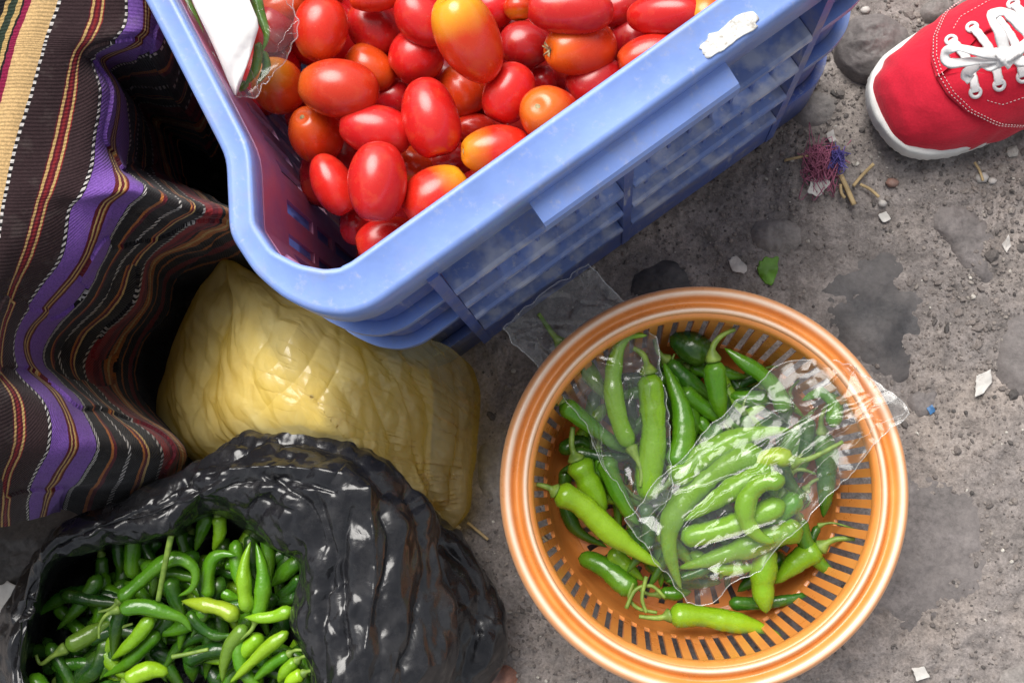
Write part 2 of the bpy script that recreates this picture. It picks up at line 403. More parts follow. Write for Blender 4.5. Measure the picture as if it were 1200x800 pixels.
def m_cloth():
    m = M('woven_wool', .95, spec=.1); u = m.attr('u'); v = m.attr('v')
    black = (.014, .012, .013); brown = (.036, .020, .022); tan = (.56, .37, .17); mag = (.22, .012, .05); yel = (.47, .31, .12)
    red = (.20, .018, .022); org = (.36, .12, .03); pur = (.185, .085, .36); mar = (.10, .012, .02); grn = (.03, .045, .03); wht = (.62, .58, .55)
    S = [[(0, yel), (.06, black), (.16, tan), (.22, grn), (.36, yel), (.42, mar), (.55, black), (.70, yel), (.76, grn), (.86, yel), (.93, black), (.965, mag)],   # u -1..0
         [(0, mag), (.07, tan), (.90, black)],                                                                  # 0..1
         [(0, brown), (.76, mar), (.80, yel), (.865, mar), (.93, red)],                                          # 1..2
         [(0, mar), (.07, yel), (.135, red), (.17, brown), (.88, black)],                                        # 2..3
         [(0, black), (.03, pur), (.70, mar), (.80, yel), (.86, mar), (.94, yel)],                               # 3..4
         [(0, org), (.04, mar), (.12, pur), (.86, black)],                                                       # 4..5
         [(0, black), (.42, org), (.50, mar), (.58, black)],                                                     # 5..6
         [(0, black), (.36, org), (.42, mar), (.50, yel), (.55, black)],                                         # 6..7
         [(0, red), (.28, mar), (.5, red), (.62, black), (.72, org), (.86, yel), (.93, org)],                    # 7..8
         [(0, org), (.04, black), (.2, org), (.25, black), (.42, red), (.55, black), (.7, org), (.74, black)]]   # 8..9
    nseg = len(S); w = None
    jit = m.math('MULTIPLY', m.math('SUBTRACT', m.noise(m.pos(), 260, 2), .5), .05)
    uu = m.math('ADD', m.math('ADD', u, 1.), jit)
    groups = [S[0:3], S[3:6], S[6:10]]; starts = [0, 3, 6]
    c = None
    for g, st in zip(groups, starts):
        stops = [((k+p)/len(g)*.999, col) for k, seg in enumerate(g) for p, col in seg]
        f = m.math('DIVIDE', m.math('SUBTRACT', uu, float(st)), float(len(g)))
        r = m.ramp(f, stops, 'CONSTANT')
        c = r if c is None else m.mix(m.math('GREATER_THAN', uu, float(st)), c, r)
    # white pick-up dashes along the warp at the borders
    def dash(center, half, freq, amt):
        inside = m.math('LESS_THAN', m.math('ABSOLUTE', m.math('SUBTRACT', m.math('ADD', u, jit), center)), half)
        s = m.math('GREATER_THAN', m.math('SINE', m.math('MULTIPLY', v, freq)), .0)
        return m.math('MULTIPLY', m.math('MULTIPLY', inside, s), amt)
    for ce, ha, fr, am in ((.95, .05, 1400., 1.), (2.955, .05, 1500., 1.), (4.95, .055, 1700., .9), (5.97, .05, 1500., .8), (6.95, .045, 1500., .6)):
        c = m.mix(dash(ce, ha, fr, am), c, wht)
    tw = m.math('SINE', m.math('ADD', m.math('MULTIPLY', v, 2600.), m.math('MULTIPLY', u, 260.)))
    c = m.mix(.55, c, m.ramp(tw, [(0., .62), (1., 1.18)]), 'MULTIPLY')
    c = m.mix(.8, c, m.ramp(m.noise(m.pos(), 900, 3, .7), [(.25, .45), (.75, 1.4)]), 'MULTIPLY')
    c = m.mix(m.ramp(m.noise(m.pos(), 60, 5, .7), [(.55, 0.), (.8, .25)]), c, (.22, .19, .17))
    m.color(c); m.b.inputs['Sheen Weight'].default_value = .12; m.b.inputs['Sheen Roughness'].default_value = .5
    rib = m.math('SINE', m.math('MULTIPLY', v, 2600.))
    b = m.bump(rib, .32, .0007); m.bump(m.noise(m.pos(), 1300, 3), .5, .0006, b); return m.m
MAT['cloth'] = m_cloth()

# ================================================================== GROUND: one sheet, dense in the middle, with embedded stones and gravel
def ground_z(x, y):
    p = np.stack([x, y, 0*x], -1)
    near = np.clip(1.6-np.hypot(x, y), 0, 1)
    return (.006*fbm(p, 7, 3, 3)+.0022*fbm(p, 45, 3, 8)+.0011*ridged(p, 130, 2, 21))*np.minimum(near*2, 1)-.006
def build_ground():
    t = np.linspace(-1, 1, 560); s = np.linspace(-1, 1, 440)
    wx = .62*t+.0*t+28*np.sign(t)*np.maximum(np.abs(t)-.86, 0)**2*20; wy = .46*s+28*np.sign(s)*np.maximum(np.abs(s)-.86, 0)**2*20
    X, Y = np.meshgrid(wx, wy); Z = ground_z(X, Y)
    o = mk('ground', np.stack([X, Y, Z], -1).reshape(-1, 3), grid_faces(440, 560), MAT['dirt'], loc=(0, 0, 0)); o['kind'] = 'structure'; return o
GROUND = build_ground()
def stone(outline, top, mat, seed, dome=.35, tilt=0, parent=GROUND, rough=.0016):
    """A cobble whose worn top shows in the dirt: outline in pixels, a rounded shoulder, an uneven top."""
    O = catmull(np.array([W(x, y, top*.6)[:2] for x, y in outline]), 72, True); c = O.mean(0)
    if top > .015:
        rs = np.r_[0, np.linspace(.05, .82, 24), .88, .94, .98, 1.0, 1.03, 1.03]
        zs = np.r_[top*(1-.62*rs[:-2]**2.6), 0, -.03]; zs[-3] = top*.22
    else:                                                # worn flush with the dirt, its edge dipping under it
        g = float(ground_z(np.array([c[0]]), np.array([c[1]]))[0]); rs = np.r_[0, np.linspace(.1, 1.12, 20), 1.14]
        zs = np.r_[g+.0034+top*.15-.0106*rs[:-1]**4, -.04]
    V = np.zeros((len(rs), 72, 3))
    for k, (r, z) in enumerate(zip(rs, zs)):
        V[k, :, :2] = c+(O-c)*r; V[k, :, 2] = z
    q = V.copy(); q[..., 2] = seed*.37
    V[..., 2] += np.where((rs > .99)[:, None], 0, rough*1.5*fbm(q, 34, 5, seed, .6)+rough*.4*ridged(q, 70, 2, seed+2))
    V[..., 2] += tilt*(V[..., 0]-c[0])
    return mk('stone', V.reshape(-1, 3), grid_faces(len(rs), 72, True).tolist()+[list(range(72))], mat, parent)
stone([(985, 42), (1000, 20), (1036, 14), (1064, 33), (1066, 66), (1044, 90), (1008, 86), (986, 66)], .020, MAT['stone_brown'], 1, rough=.0028)
stone([(1085, 232), (1108, 216), (1142, 234), (1172, 262), (1186, 305), (1166, 333), (1132, 315), (1112, 285), (1090, 262)], .007, MAT['stone_brown'], 2)
stone([(955, 318), (1000, 290), (1046, 272), (1086, 310), (1102, 370), (1094, 420), (1058, 450), (1020, 445), (980, 410), (945, 368)], .009, MAT['stone_dark'], 3)
stone([(1168, 392), (1198, 348), (1260, 340), (1290, 420), (1255, 480), (1200, 476), (1172, 446)], .010, MAT['stone_brown'], 4)
stone([(1050, 520), (1120, 524), (1200, 548), (1235, 620), (1215, 720), (1150, 765), (1060, 784), (1000, 780), (985, 740), (1020, 640)], .006, MAT['stone_brown'], 5)
stone([(736, 326), (758, 305), (798, 300), (818, 324), (816, 346), (780, 360), (742, 352)], .007, MAT['stone_dark'], 6)
stone([(556, 522), (588, 512), (620, 560), (612, 606), (575, 604), (556, 570)], .006, MAT['stone'], 7)
stone([(548, 792), (560, 778), (596, 780), (608, 800), (598, 830), (556, 830)], .010, MAT['brick'], 8)
stone([(-60, 640), (-10, 590), (60, 592), (104, 610), (96, 660), (60, 700), (0, 720), (-50, 700)], .050, MAT['rock'], 9, .2, rough=.002)
stone([(1080, 5), (1098, -8), (1125, -6), (1120, 14), (1092, 22)], .010, MAT['stone'], 10)
stone([(1168, 792), (1198, 770), (1250, 775), (1260, 830), (1200, 850), (1168, 830)], .007, MAT['stone'], 11)
stone([(878, 262), (905, 250), (945, 258), (950, 285), (915, 300), (884, 288)], .004, MAT['stone'], 12)
stone([(1060, 470), (1085, 448), (1108, 455), (1104, 482), (1078, 494)], .004, MAT['stone_brown'], 13)
stone([(640, 700), (610, 660), (650, 620), (720, 650), (730, 720), (690, 760)], .004, MAT['stone'], 14)
stone([(925, 118), (945, 100), (985, 105), (1002, 130), (980, 150), (940, 146)], .004, MAT['stone'], 15)
for k, (x, y, r) in enumerate([(-200, 760, 80), (640, 900, 60), (820, 910, 70), (1010, 890, 65), (1200, 910, 70), (1330, 520, 60), (1340, 680, 70), (1330, 250, 60), (1100, -80, 60), (980, -110, 60), (520, 480, 45), (480, 880, 50)]):
    a = np.linspace(0, 2*np.pi, 8, endpoint=False)+k
    stone([(x+r*(1+.2*math.sin(3.1*k+2*t))*math.cos(t), y-r*(.8+.2*math.cos(k+3*t))*math.sin(t)) for t in a], .008, MAT['stone'] if k % 2 else MAT['stone_brown'], 30+k)

def ico():
    t = (1+5**.5)/2
    v = np.array([(-1, t, 0), (1, t, 0), (-1, -t, 0), (1, -t, 0), (0, -1, t), (0, 1, t), (0, -1, -t), (0, 1, -t), (t, 0, -1), (t, 0, 1), (-t, 0, -1), (-t, 0, 1)], float)
    f = [(0, 11, 5), (0, 5, 1), (0, 1, 7), (0, 7, 10), (0, 10, 11), (1, 5, 9), (5, 11, 4), (11, 10, 2), (10, 7, 6), (7, 1, 8), (3, 9, 4), (3, 4, 2), (3, 2, 6), (3, 6, 8), (3, 8, 9), (4, 9, 5), (2, 4, 11), (6, 2, 10), (8, 6, 7), (9, 8, 1)]
    return v/np.linalg.norm(v[0]), np.array(f)
def build_gravel():
    iv, jf = ico(); V, F, T = [], [], []; n = 0
    spots = [((930, 150), 60, .0016, 700), ((1110, 210), 70, .0014, 420), ((1165, 320), 55, .0016, 500), ((1110, 420), 60, .0013, 420), ((1150, 500), 60, .0012, 300), ((1060, 30), 40, .0020, 160), ((950, 60), 40, .0016, 260),
             ((740, 300), 60, .0011, 300), ((590, 690), 70, .0014, 460), ((640, 770), 50, .0014, 260), ((1140, 770), 70, .0013, 380), ((1190, 640), 50, .0012, 200), ((870, 310), 60, .0012, 260), ((580, 470), 50, .0011, 200), ((1190, 210), 40, .0016, 240)]
    pts = []
    for (cx, cy), sd, sz, k in spots:
        k = int(k*1.5); sz *= .70
        q = RNG.normal(size=(k, 2))*sd+(cx, cy); r = sz*RNG.lognormal(-.25, .5, k); pts += [(W(a, b)[0], W(a, b)[1], c) for (a, b), c in zip(q, r)]
    q = RNG.uniform((-.6, -.42), (.6, .42), (7000, 2)); r = .0007*RNG.lognormal(0, .45, 7000); pts += [(a, b, c) for (a, b), c in zip(q, r)]
    P = np.array(pts); z = ground_z(P[:, 0], P[:, 1])
    for (x, y, r), zz in zip(P, z):
        r = min(r, .0042)
        s = np.array([r*random.uniform(.8, 1.5), r*random.uniform(.7, 1.2), r*random.uniform(.5, .9)]); a = random.uniform(0, 6.28)
        v = iv*s*(1+RNG.uniform(-.22, .22, (12, 1))); v = np.c_[v[:, 0]*math.cos(a)-v[:, 1]*math.sin(a), v[:, 0]*math.sin(a)+v[:, 1]*math.cos(a), v[:, 2]]
        V.append(v+(x, y, zz+r*.25)); F.append(jf+n); n += 12; T.append(np.full(12, min(1, max(0, random.gauss(.42, .22)+(.3 if random.random() < .05 else 0)))))
    o = mk('gravel', np.concatenate(V), np.concatenate(F), MAT['gravel'], smooth=False, loc=(0, 0, 0), attrs={'tone': np.concatenate(T)}); o['kind'] = 'stuff'
build_gravel()

# ================================================================== THE BLUE CRATE
CZ = .30
L1 = W(434, 362, CZ); L2 = W(940, 0, CZ); CA = (L2-L1)/np.linalg.norm(L2-L1); CB = np.array([-CA[1], CA[0], 0])
def CL(s, t, z): return L1*np.array([1, 1, 0])+CA*s+CB*t+np.array([0, 0, z])
CR = np.stack([CA, CB, np.array([0, 0, 1.])], 1)
LT, SMID = .56, .1655                                    # depth of the crate, middle of its near side
def px_st(x, y):
    p = W(x, y, CZ)-L1; return np.array([p @ CA, p @ CB])
half = [px_st(*q) for q in ((438, 360), (405, 370), (370, 366), (332, 349), (298, 320), (268, 274), (264, 184), (170, 0))]
half[0][1] = 0.; endmid = [half[-1]*[1, 0]+[.004, LT/2]]
def crate_outline():
    L = half+endmid; L = L+[np.array([p[0], LT-p[1]]) for p in half[::-1]]
    Rr = [np.array([2*SMID-p[0], p[1]]) for p in L[::-1]]
    return L+Rr                                          # left end from front to back, then right end from back to front; the closing edge is the near side
OUT = np.array(crate_outline())
def resample(P, step=.004):
    P = np.r_[P, P[:1]]; d = np.r_[0, np.cumsum(np.linalg.norm(np.diff(P, axis=0), axis=1))]; n = int(d[-1]/step)
    t = np.linspace(0, d[-1], n, endpoint=False); q = np.stack([np.interp(t, d, P[:, k]) for k in (0, 1)], 1)
    for _ in range(2): q = .25*np.roll(q, 1, 0)+.5*q+.25*np.roll(q, -1, 0)
    return q
OUTL = resample(OUT)
def inward(q):
    t = np.roll(q, -1, 0)-np.roll(q, 1, 0); t /= np.linalg.norm(t, axis=1)[:, None]
    n = np.stack([t[:, 1], -t[:, 0]], 1); c = q.mean(0)
    if ((c-q)*n).sum() < 0: n = -n
    return n
INN = inward(OUTL)
def sweep(q, n, prof):
    """Sweep a closed profile of (inward offset, z) round the crate outline; offsets may be arrays along the outline."""
    R = []
    for off, z in prof:
        o = np.broadcast_to(off, (len(q),)); zz = np.broadcast_to(z, (len(q),)); p = q+n*o[:, None]
        R.append(np.array([CL(a, b, c) for (a, b), c in zip(p, zz)]))
    G = np.array(R); return G.reshape(-1, 3), grid_faces(len(prof), len(q), True)
crate = empty('plastic_crate', CL(SMID, LT/2, 0))
tag(crate, 'blue plastic crate heaped with red tomatoes, white residue on its rim', 'crate')
# rim: wide on the long sides, narrower on the ends
t_ = OUTL[:, 1]; long_side = np.clip(1-np.minimum(t_, LT-t_)/.055, 0, 1)
wid = .0145+.0115*long_side
prof = [(.004, .272), (0, .273), (0, .298), (.0015, .3002), (.0035, .3006), (wid-.0045, .3006), (wid-.0035, .3016), (wid-.001, .3016), (wid, .3005), (wid, .285), (wid-.002, .283), (.004, .283), (.004, .272)]
v, f = sweep(OUTL, INN, prof); mk('rim', v, f, MAT['crate'], crate)
# near side: corner shells, posts, louvre slats, bottom band and the inner wall behind them
def shell(q, n, o0, o1, z0, z1):
    return sweep_open(q, n, [(o0, z1), (o1, z1), (o1, z0), (o0, z0), (o0, z1)])
def sweep_open(q, n, prof):
    G = np.array([[CL(*(p+m*o), z) for p, m in zip(q, n)] for o, z in prof]); k = len(q); nr = len(prof)
    f = grid_faces(nr, k).tolist(); f += [[i*k for i in range(nr-1)][::-1], [i*k+k-1 for i in range(nr-1)]]
    return G.reshape(-1, 3), f
def arc(s_front, t_end, right=False):
    """The piece of the outline round one near corner: from s_front on the near side to t_end on the end wall."""
    q = OUTL.copy(); 
    if not right: m = (q[:, 1] < t_end) & (q[:, 0] < s_front)
    else: m = (q[:, 1] < t_end) & (q[:, 0] > s_front)
    i = np.where(m)[0]
    j = np.r_[np.diff(i) > 1, False]
    if j.any():
        k = np.where(j)[0][0]+1; i = np.r_[i[k:], i[:k]]
    return OUTL[i], INN[i]
for right, s0 in ((False, .034), (True, 2*SMID-.034)):
    q, n = arc(s0, .105, right)
    parts = [shell(q, n, .009, .0125, 0, .2825)]
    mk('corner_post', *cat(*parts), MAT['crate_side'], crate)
    for zc in (.205, .135):
        k = shell(q, n, .001, .0095, zc-.004, zc+.004); mk('corner_ledge', *k, MAT['crate'], crate)
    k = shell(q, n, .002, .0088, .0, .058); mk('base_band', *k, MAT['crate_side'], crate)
S0, S1, SP = .036, 2*SMID-.036, .163
def cbox(s, t, z, ds, dt, dz): return box(CL(s, t, z), (ds, dt, dz), CR)
for s, zt in ((S0-.001, .28), (SP, .2575), (S1+.001, .28)):
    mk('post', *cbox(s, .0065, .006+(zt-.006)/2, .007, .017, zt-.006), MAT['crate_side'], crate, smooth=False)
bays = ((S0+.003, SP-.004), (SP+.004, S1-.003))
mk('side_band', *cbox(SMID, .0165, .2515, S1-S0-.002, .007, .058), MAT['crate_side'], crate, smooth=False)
fin0 = None
for a, b in bays:
    for zc in (.222, .170, .118, .066):
        n = 24; ss = np.linspace(a, b, n); jig = .0007*np.sin(ss*90+zc*400)
        prof = [(.0125, zc+.0035), (-.001, zc+.0015), (-.0032, zc), (-.0036, zc-.004), (-.001, zc-.0042), (.0125, zc-.001), (.0125, zc+.0035)]
        G = np.array([[CL(s_, t, z+j_) for s_, j_ in zip(ss, jig)] for t, z in prof]); nr = len(prof)
        mk('slat', G.reshape(-1, 3), grid_faces(nr, n).tolist()+[[i*n for i in range(nr-1)][::-1], [i*n+n-1 for i in range(nr-1)]], MAT['crate_ledge'], crate, smooth=False)
    nf = int((b-a)/.0145)
    for k in range(1, nf):
        p = CL(a+(b-a)*k/nf, 0, 0)
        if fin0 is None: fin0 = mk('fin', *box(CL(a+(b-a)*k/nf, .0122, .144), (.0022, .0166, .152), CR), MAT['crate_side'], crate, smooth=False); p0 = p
        else: o = fin0.copy(); COL.objects.link(o); o.parent = crate; o.location = (p-p0).tolist()
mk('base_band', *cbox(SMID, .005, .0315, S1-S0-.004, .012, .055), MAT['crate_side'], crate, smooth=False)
# grip lip below the rim
g0, g1 = px_st(628, 244)[0], px_st(862, 74)[0]
n = 30; ss = np.linspace(g0, g1, n)
prof = [(.004, .2868), (-.003, .2860), (-.0125, .2825), (-.0142, .280), (-.0142, .2695), (-.0122, .2685), (-.0112, .2775), (.004, .2805), (.004, .2868)]
G = np.array([[CL(s, t, z) for s in ss] for t, z in prof]); nr = len(prof)
mk('grip_lip', G.reshape(-1, 3), grid_faces(nr, n).tolist()+[[i*n for i in range(nr-1)][::-1], [i*n+n-1 for i in range(nr-1)]], MAT['crate'], crate, smooth=False)
def panel_holes(us, zs, fn, hole, th=.003):
    """A panel on a (u, z) grid with rectangular holes; fn(u, z, depth) gives the point."""
    V = np.array([[fn(u, z, 0) for z in zs] for u in us]+[[fn(u, z, th) for z in zs] for u in us]); nu, nz = len(us), len(zs); V = V.reshape(-1, 3)
    solid = np.array([[not hole((us[i]+us[i+1])/2, (zs[j]+zs[j+1])/2) for j in range(nz-1)] for i in range(nu-1)])
    F = []; o = nu*nz; idx = lambda i, j: i*nz+j
    for i in range(nu-1):
        for j in range(nz-1):
            if not solid[i, j]: continue
            a, b, c, d = idx(i, j), idx(i+1, j), idx(i+1, j+1), idx(i, j+1)
            F += [[a, b, c, d], [a+o, d+o, c+o, b+o]]
            for di, dj, e in ((-1, 0, (d, a)), (1, 0, (b, c)), (0, -1, (a, b)), (0, 1, (c, d))):
                x, y = i+di, j+dj
                if not (0 <= x < nu-1 and 0 <= y < nz-1) or not solid[x, y]: F.append([e[0], e[0]+o, e[1]+o, e[1]])
    return V, F
def slot_grid(a, b, pitch, w):
    n = int((b-a)/pitch); us = [a]; 
    off = ((b-a)-n*pitch)/2
    for k in range(n): c = a+off+(k+.5)*pitch; us += [c-w/2, c+w/2]
    return us+[b], [a+off+(k+.5)*pitch for k in range(n)]
zs = [0., .03, .115, .125, .165, .176, .236, .284]
def wall_from_outline(q, n, off, pitch_n=5, zrows=((.03, .115), (.125, .165), (.176, .236))):
    us = np.arange(len(q))
    return panel_holes(us, zs, lambda u, z, d: CL(*(q[int(u)]+n[int(u)]*(off+d)), z), lambda u, z: (int(u) % pitch_n >= pitch_n-2) and any(a < z < b for a, b in zrows))
i = np.where((OUTL[:, 0] < SMID) & (OUTL[:, 1] > .048) & (OUTL[:, 1] < LT-.02))[0]; q, nn = OUTL[i], INN[i]
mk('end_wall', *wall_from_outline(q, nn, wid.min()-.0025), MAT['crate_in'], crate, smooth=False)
i = np.where((OUTL[:, 0] > SMID) & (OUTL[:, 1] > .02) & (OUTL[:, 1] < LT-.02))[0]; q, nn = OUTL[i], INN[i]
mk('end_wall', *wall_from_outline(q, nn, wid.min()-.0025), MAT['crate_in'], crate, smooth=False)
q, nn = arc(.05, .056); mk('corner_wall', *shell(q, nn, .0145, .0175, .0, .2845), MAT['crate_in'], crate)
us, cs = slot_grid(.02, 2*SMID-.02, .020, .008)
hole = lambda u, z: any(abs(u-c) < .004 for c in cs) and any(a < z < b for a, b in ((.03, .115), (.125, .165), (.176, .236)))
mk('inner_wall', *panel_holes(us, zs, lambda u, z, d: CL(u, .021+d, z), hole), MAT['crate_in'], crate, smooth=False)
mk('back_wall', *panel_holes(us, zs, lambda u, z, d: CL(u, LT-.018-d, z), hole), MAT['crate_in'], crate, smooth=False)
us, cs2 = slot_grid(.012, 2*SMID-.012, .024, .010)
vs = np.linspace(.024, LT-.021, 12)
mk('crate_floor', *panel_holes(us, vs, lambda u, t, d: CL(u, t, .012+d), lambda u, t: any(abs(u-c) < .005 for c in cs2) and int((t-.024)/((LT-.045)/11)) % 2 == 1), MAT['crate_side'], crate, smooth=False)
# white residue of a torn sticker on the rim, and a hairline crack at the corner
def flake(cx, cy, z, pts, th, name, mat, parent=None, seed=0, wav=.0006, sharp=False):
    O = np.array([W(x, y, z) for x, y in pts]); O = even(np.r_[O, O[:1]], 49)[:-1] if sharp else catmull(O, 48, True); c = O.mean(0); rs = [0, .3, .55, .75, .9, 1]
    R = 1+.16*fbm(O, 260, 3, seed)[:, None]
    T = np.array([c+(O-c)*r*(R if r > .5 else 1) for r in rs]); T[..., 2] += th+wav*fbm(T, 90, 3, seed); B = T[-1:].copy(); B[..., 2] = T[-1:][..., 2]-th
    G = np.concatenate([T, B]); return mk(name, G.reshape(-1, 3), grid_faces(len(G), 48, True).tolist()+[list(range(6*48, 7*48))[::-1]], mat, parent)
flake(854, 41, .3008, [(822, 56), (830, 42), (846, 33), (862, 20), (876, 18), (887, 26), (882, 37), (866, 44), (852, 56), (836, 66), (824, 66)], .0008, 'sticker_residue', MAT['sticker'], crate, 3, .0003)

# ================================================================== TOMATOES
def tomato_mesh(seed, detail=(26, 20)):
    nu, nv = detail; th = np.linspace(0, np.pi, nv); a = np.linspace(0, 2*np.pi, nu, endpoint=False)
    x = -np.cos(th); r = np.sin(th)**.88
    x = x-.0*x; dim = np.exp(-((th)/.22)**2)*.11+np.exp(-((np.pi-th)/.13)**2)*.035*np.sign(-1)
    xx = x+dim; rr = r*(1+.05*np.sin(th*1.0+seed)-.10*(x*.5*(1 if seed % 2 else -1)))
    X = np.broadcast_to(xx[:, None], (nv, nu)); Y = rr[:, None]*np.cos(a); Z = rr[:, None]*np.sin(a)
    P = np.stack([X, Y, Z], -1); P = P*(1+.035*noise3(P, 1.1, seed)+.012*np.cos(3*a+seed)[None, :]*np.sin(th)[:, None])[..., None]
    sh = np.clip((-X-.15)/.85, 0, 1)
    return P.reshape(-1, 3), grid_faces(nv, nu, True).tolist()+[list(range(nu))[::-1], list(range((nv-1)*nu, nv*nu))], sh.reshape(-1)
TBASE = [tomato_mesh(k) for k in range(5)]
TOPS = []
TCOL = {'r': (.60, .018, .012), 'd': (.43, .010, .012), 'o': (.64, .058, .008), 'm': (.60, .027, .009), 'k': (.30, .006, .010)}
def tomato(x, y, a, b, ang, z, col='r', yel=.5, label=None, tilt=0., scar=0, group='tomatoes in the blue crate', third=1.0):
    a, b = a*1.05, b*1.06
    s = SZ(z); c = W(x, y, z); R = ROT @ np.array([[math.cos(math.radians(ang)), -math.sin(math.radians(ang)), 0], [math.sin(math.radians(ang)), math.cos(math.radians(ang)), 0], [0, 0, 1]])
    t = math.radians(tilt); R = R @ np.array([[math.cos(t), 0, -math.sin(t)], [0, 1, 0], [math.sin(t), 0, math.cos(t)]])
    v, f, sh = TBASE[random.randrange(5)]
    if abs(tilt) > 40: sc = np.array([a*s*1.12, b*s, a*s])
    else: sc = np.array([a*s/max(.75, math.cos(t)), b*s, b*s*third])
    roll = random.uniform(0, 6.28); vr = np.c_[v[:, 0], v[:, 1]*math.cos(roll)-v[:, 2]*math.sin(roll), v[:, 1]*math.sin(roll)+v[:, 2]*math.cos(roll)]
    o = mk('tomato', (vr*sc) @ R.T+c, f, MAT['tomato'], attrs={'shoulder': sh}, loc=c)
    j = random.uniform(.88, 1.1); k = TCOL[col]; o.color = (k[0]*j, k[1]*random.uniform(.6, 1.2), k[2], yel if yel >= .7 else yel*.55)
    tag(o, label, 'tomato', group)
    if scar:
        sx = -.93 if scar == 1 else -.9
        n = 9; aa = np.linspace(0, 2*np.pi, n, endpoint=False); rr = (.10 if scar == 1 else .17)
        pv = [(-.885, 0, 0)]+[(-.90, rr*(.75+.5*random.random())*math.cos(q), rr*(.75+.5*random.random())*math.sin(q)) for q in aa]+[(-.86, rr*.9*math.cos(q), rr*.9*math.sin(q)) for q in aa]
        pf = [[0, 1+i, 1+(i+1) % n] for i in range(n)]+[[1+i, 1+n+i, 1+n+(i+1) % n, 1+(i+1) % n] for i in range(n)]
        if scar == 2:
            for q in aa[::2]:
                k0 = len(pv); e = rr*1.8; pv += [(-.90, .05*math.cos(q+1.5), .05*math.sin(q+1.5)), (-.90, .05*math.cos(q-1.5), .05*math.sin(q-1.5)), (-1.04, e*math.cos(q)*.7, e*math.sin(q)*.7), (-1.0, e*math.cos(q), e*math.sin(q))]; pf += [[k0, k0+1, k0+2], [k0, k0+2, k0+3], [k0+1, k0+3, k0+2]]
        mk('stem_scar', ((np.array(pv)-(.035, 0, 0))*sc) @ R.T+c, pf, MAT['scar'], o, smooth=False)
    TOPS.append((c, max(a, b)*s)); return o
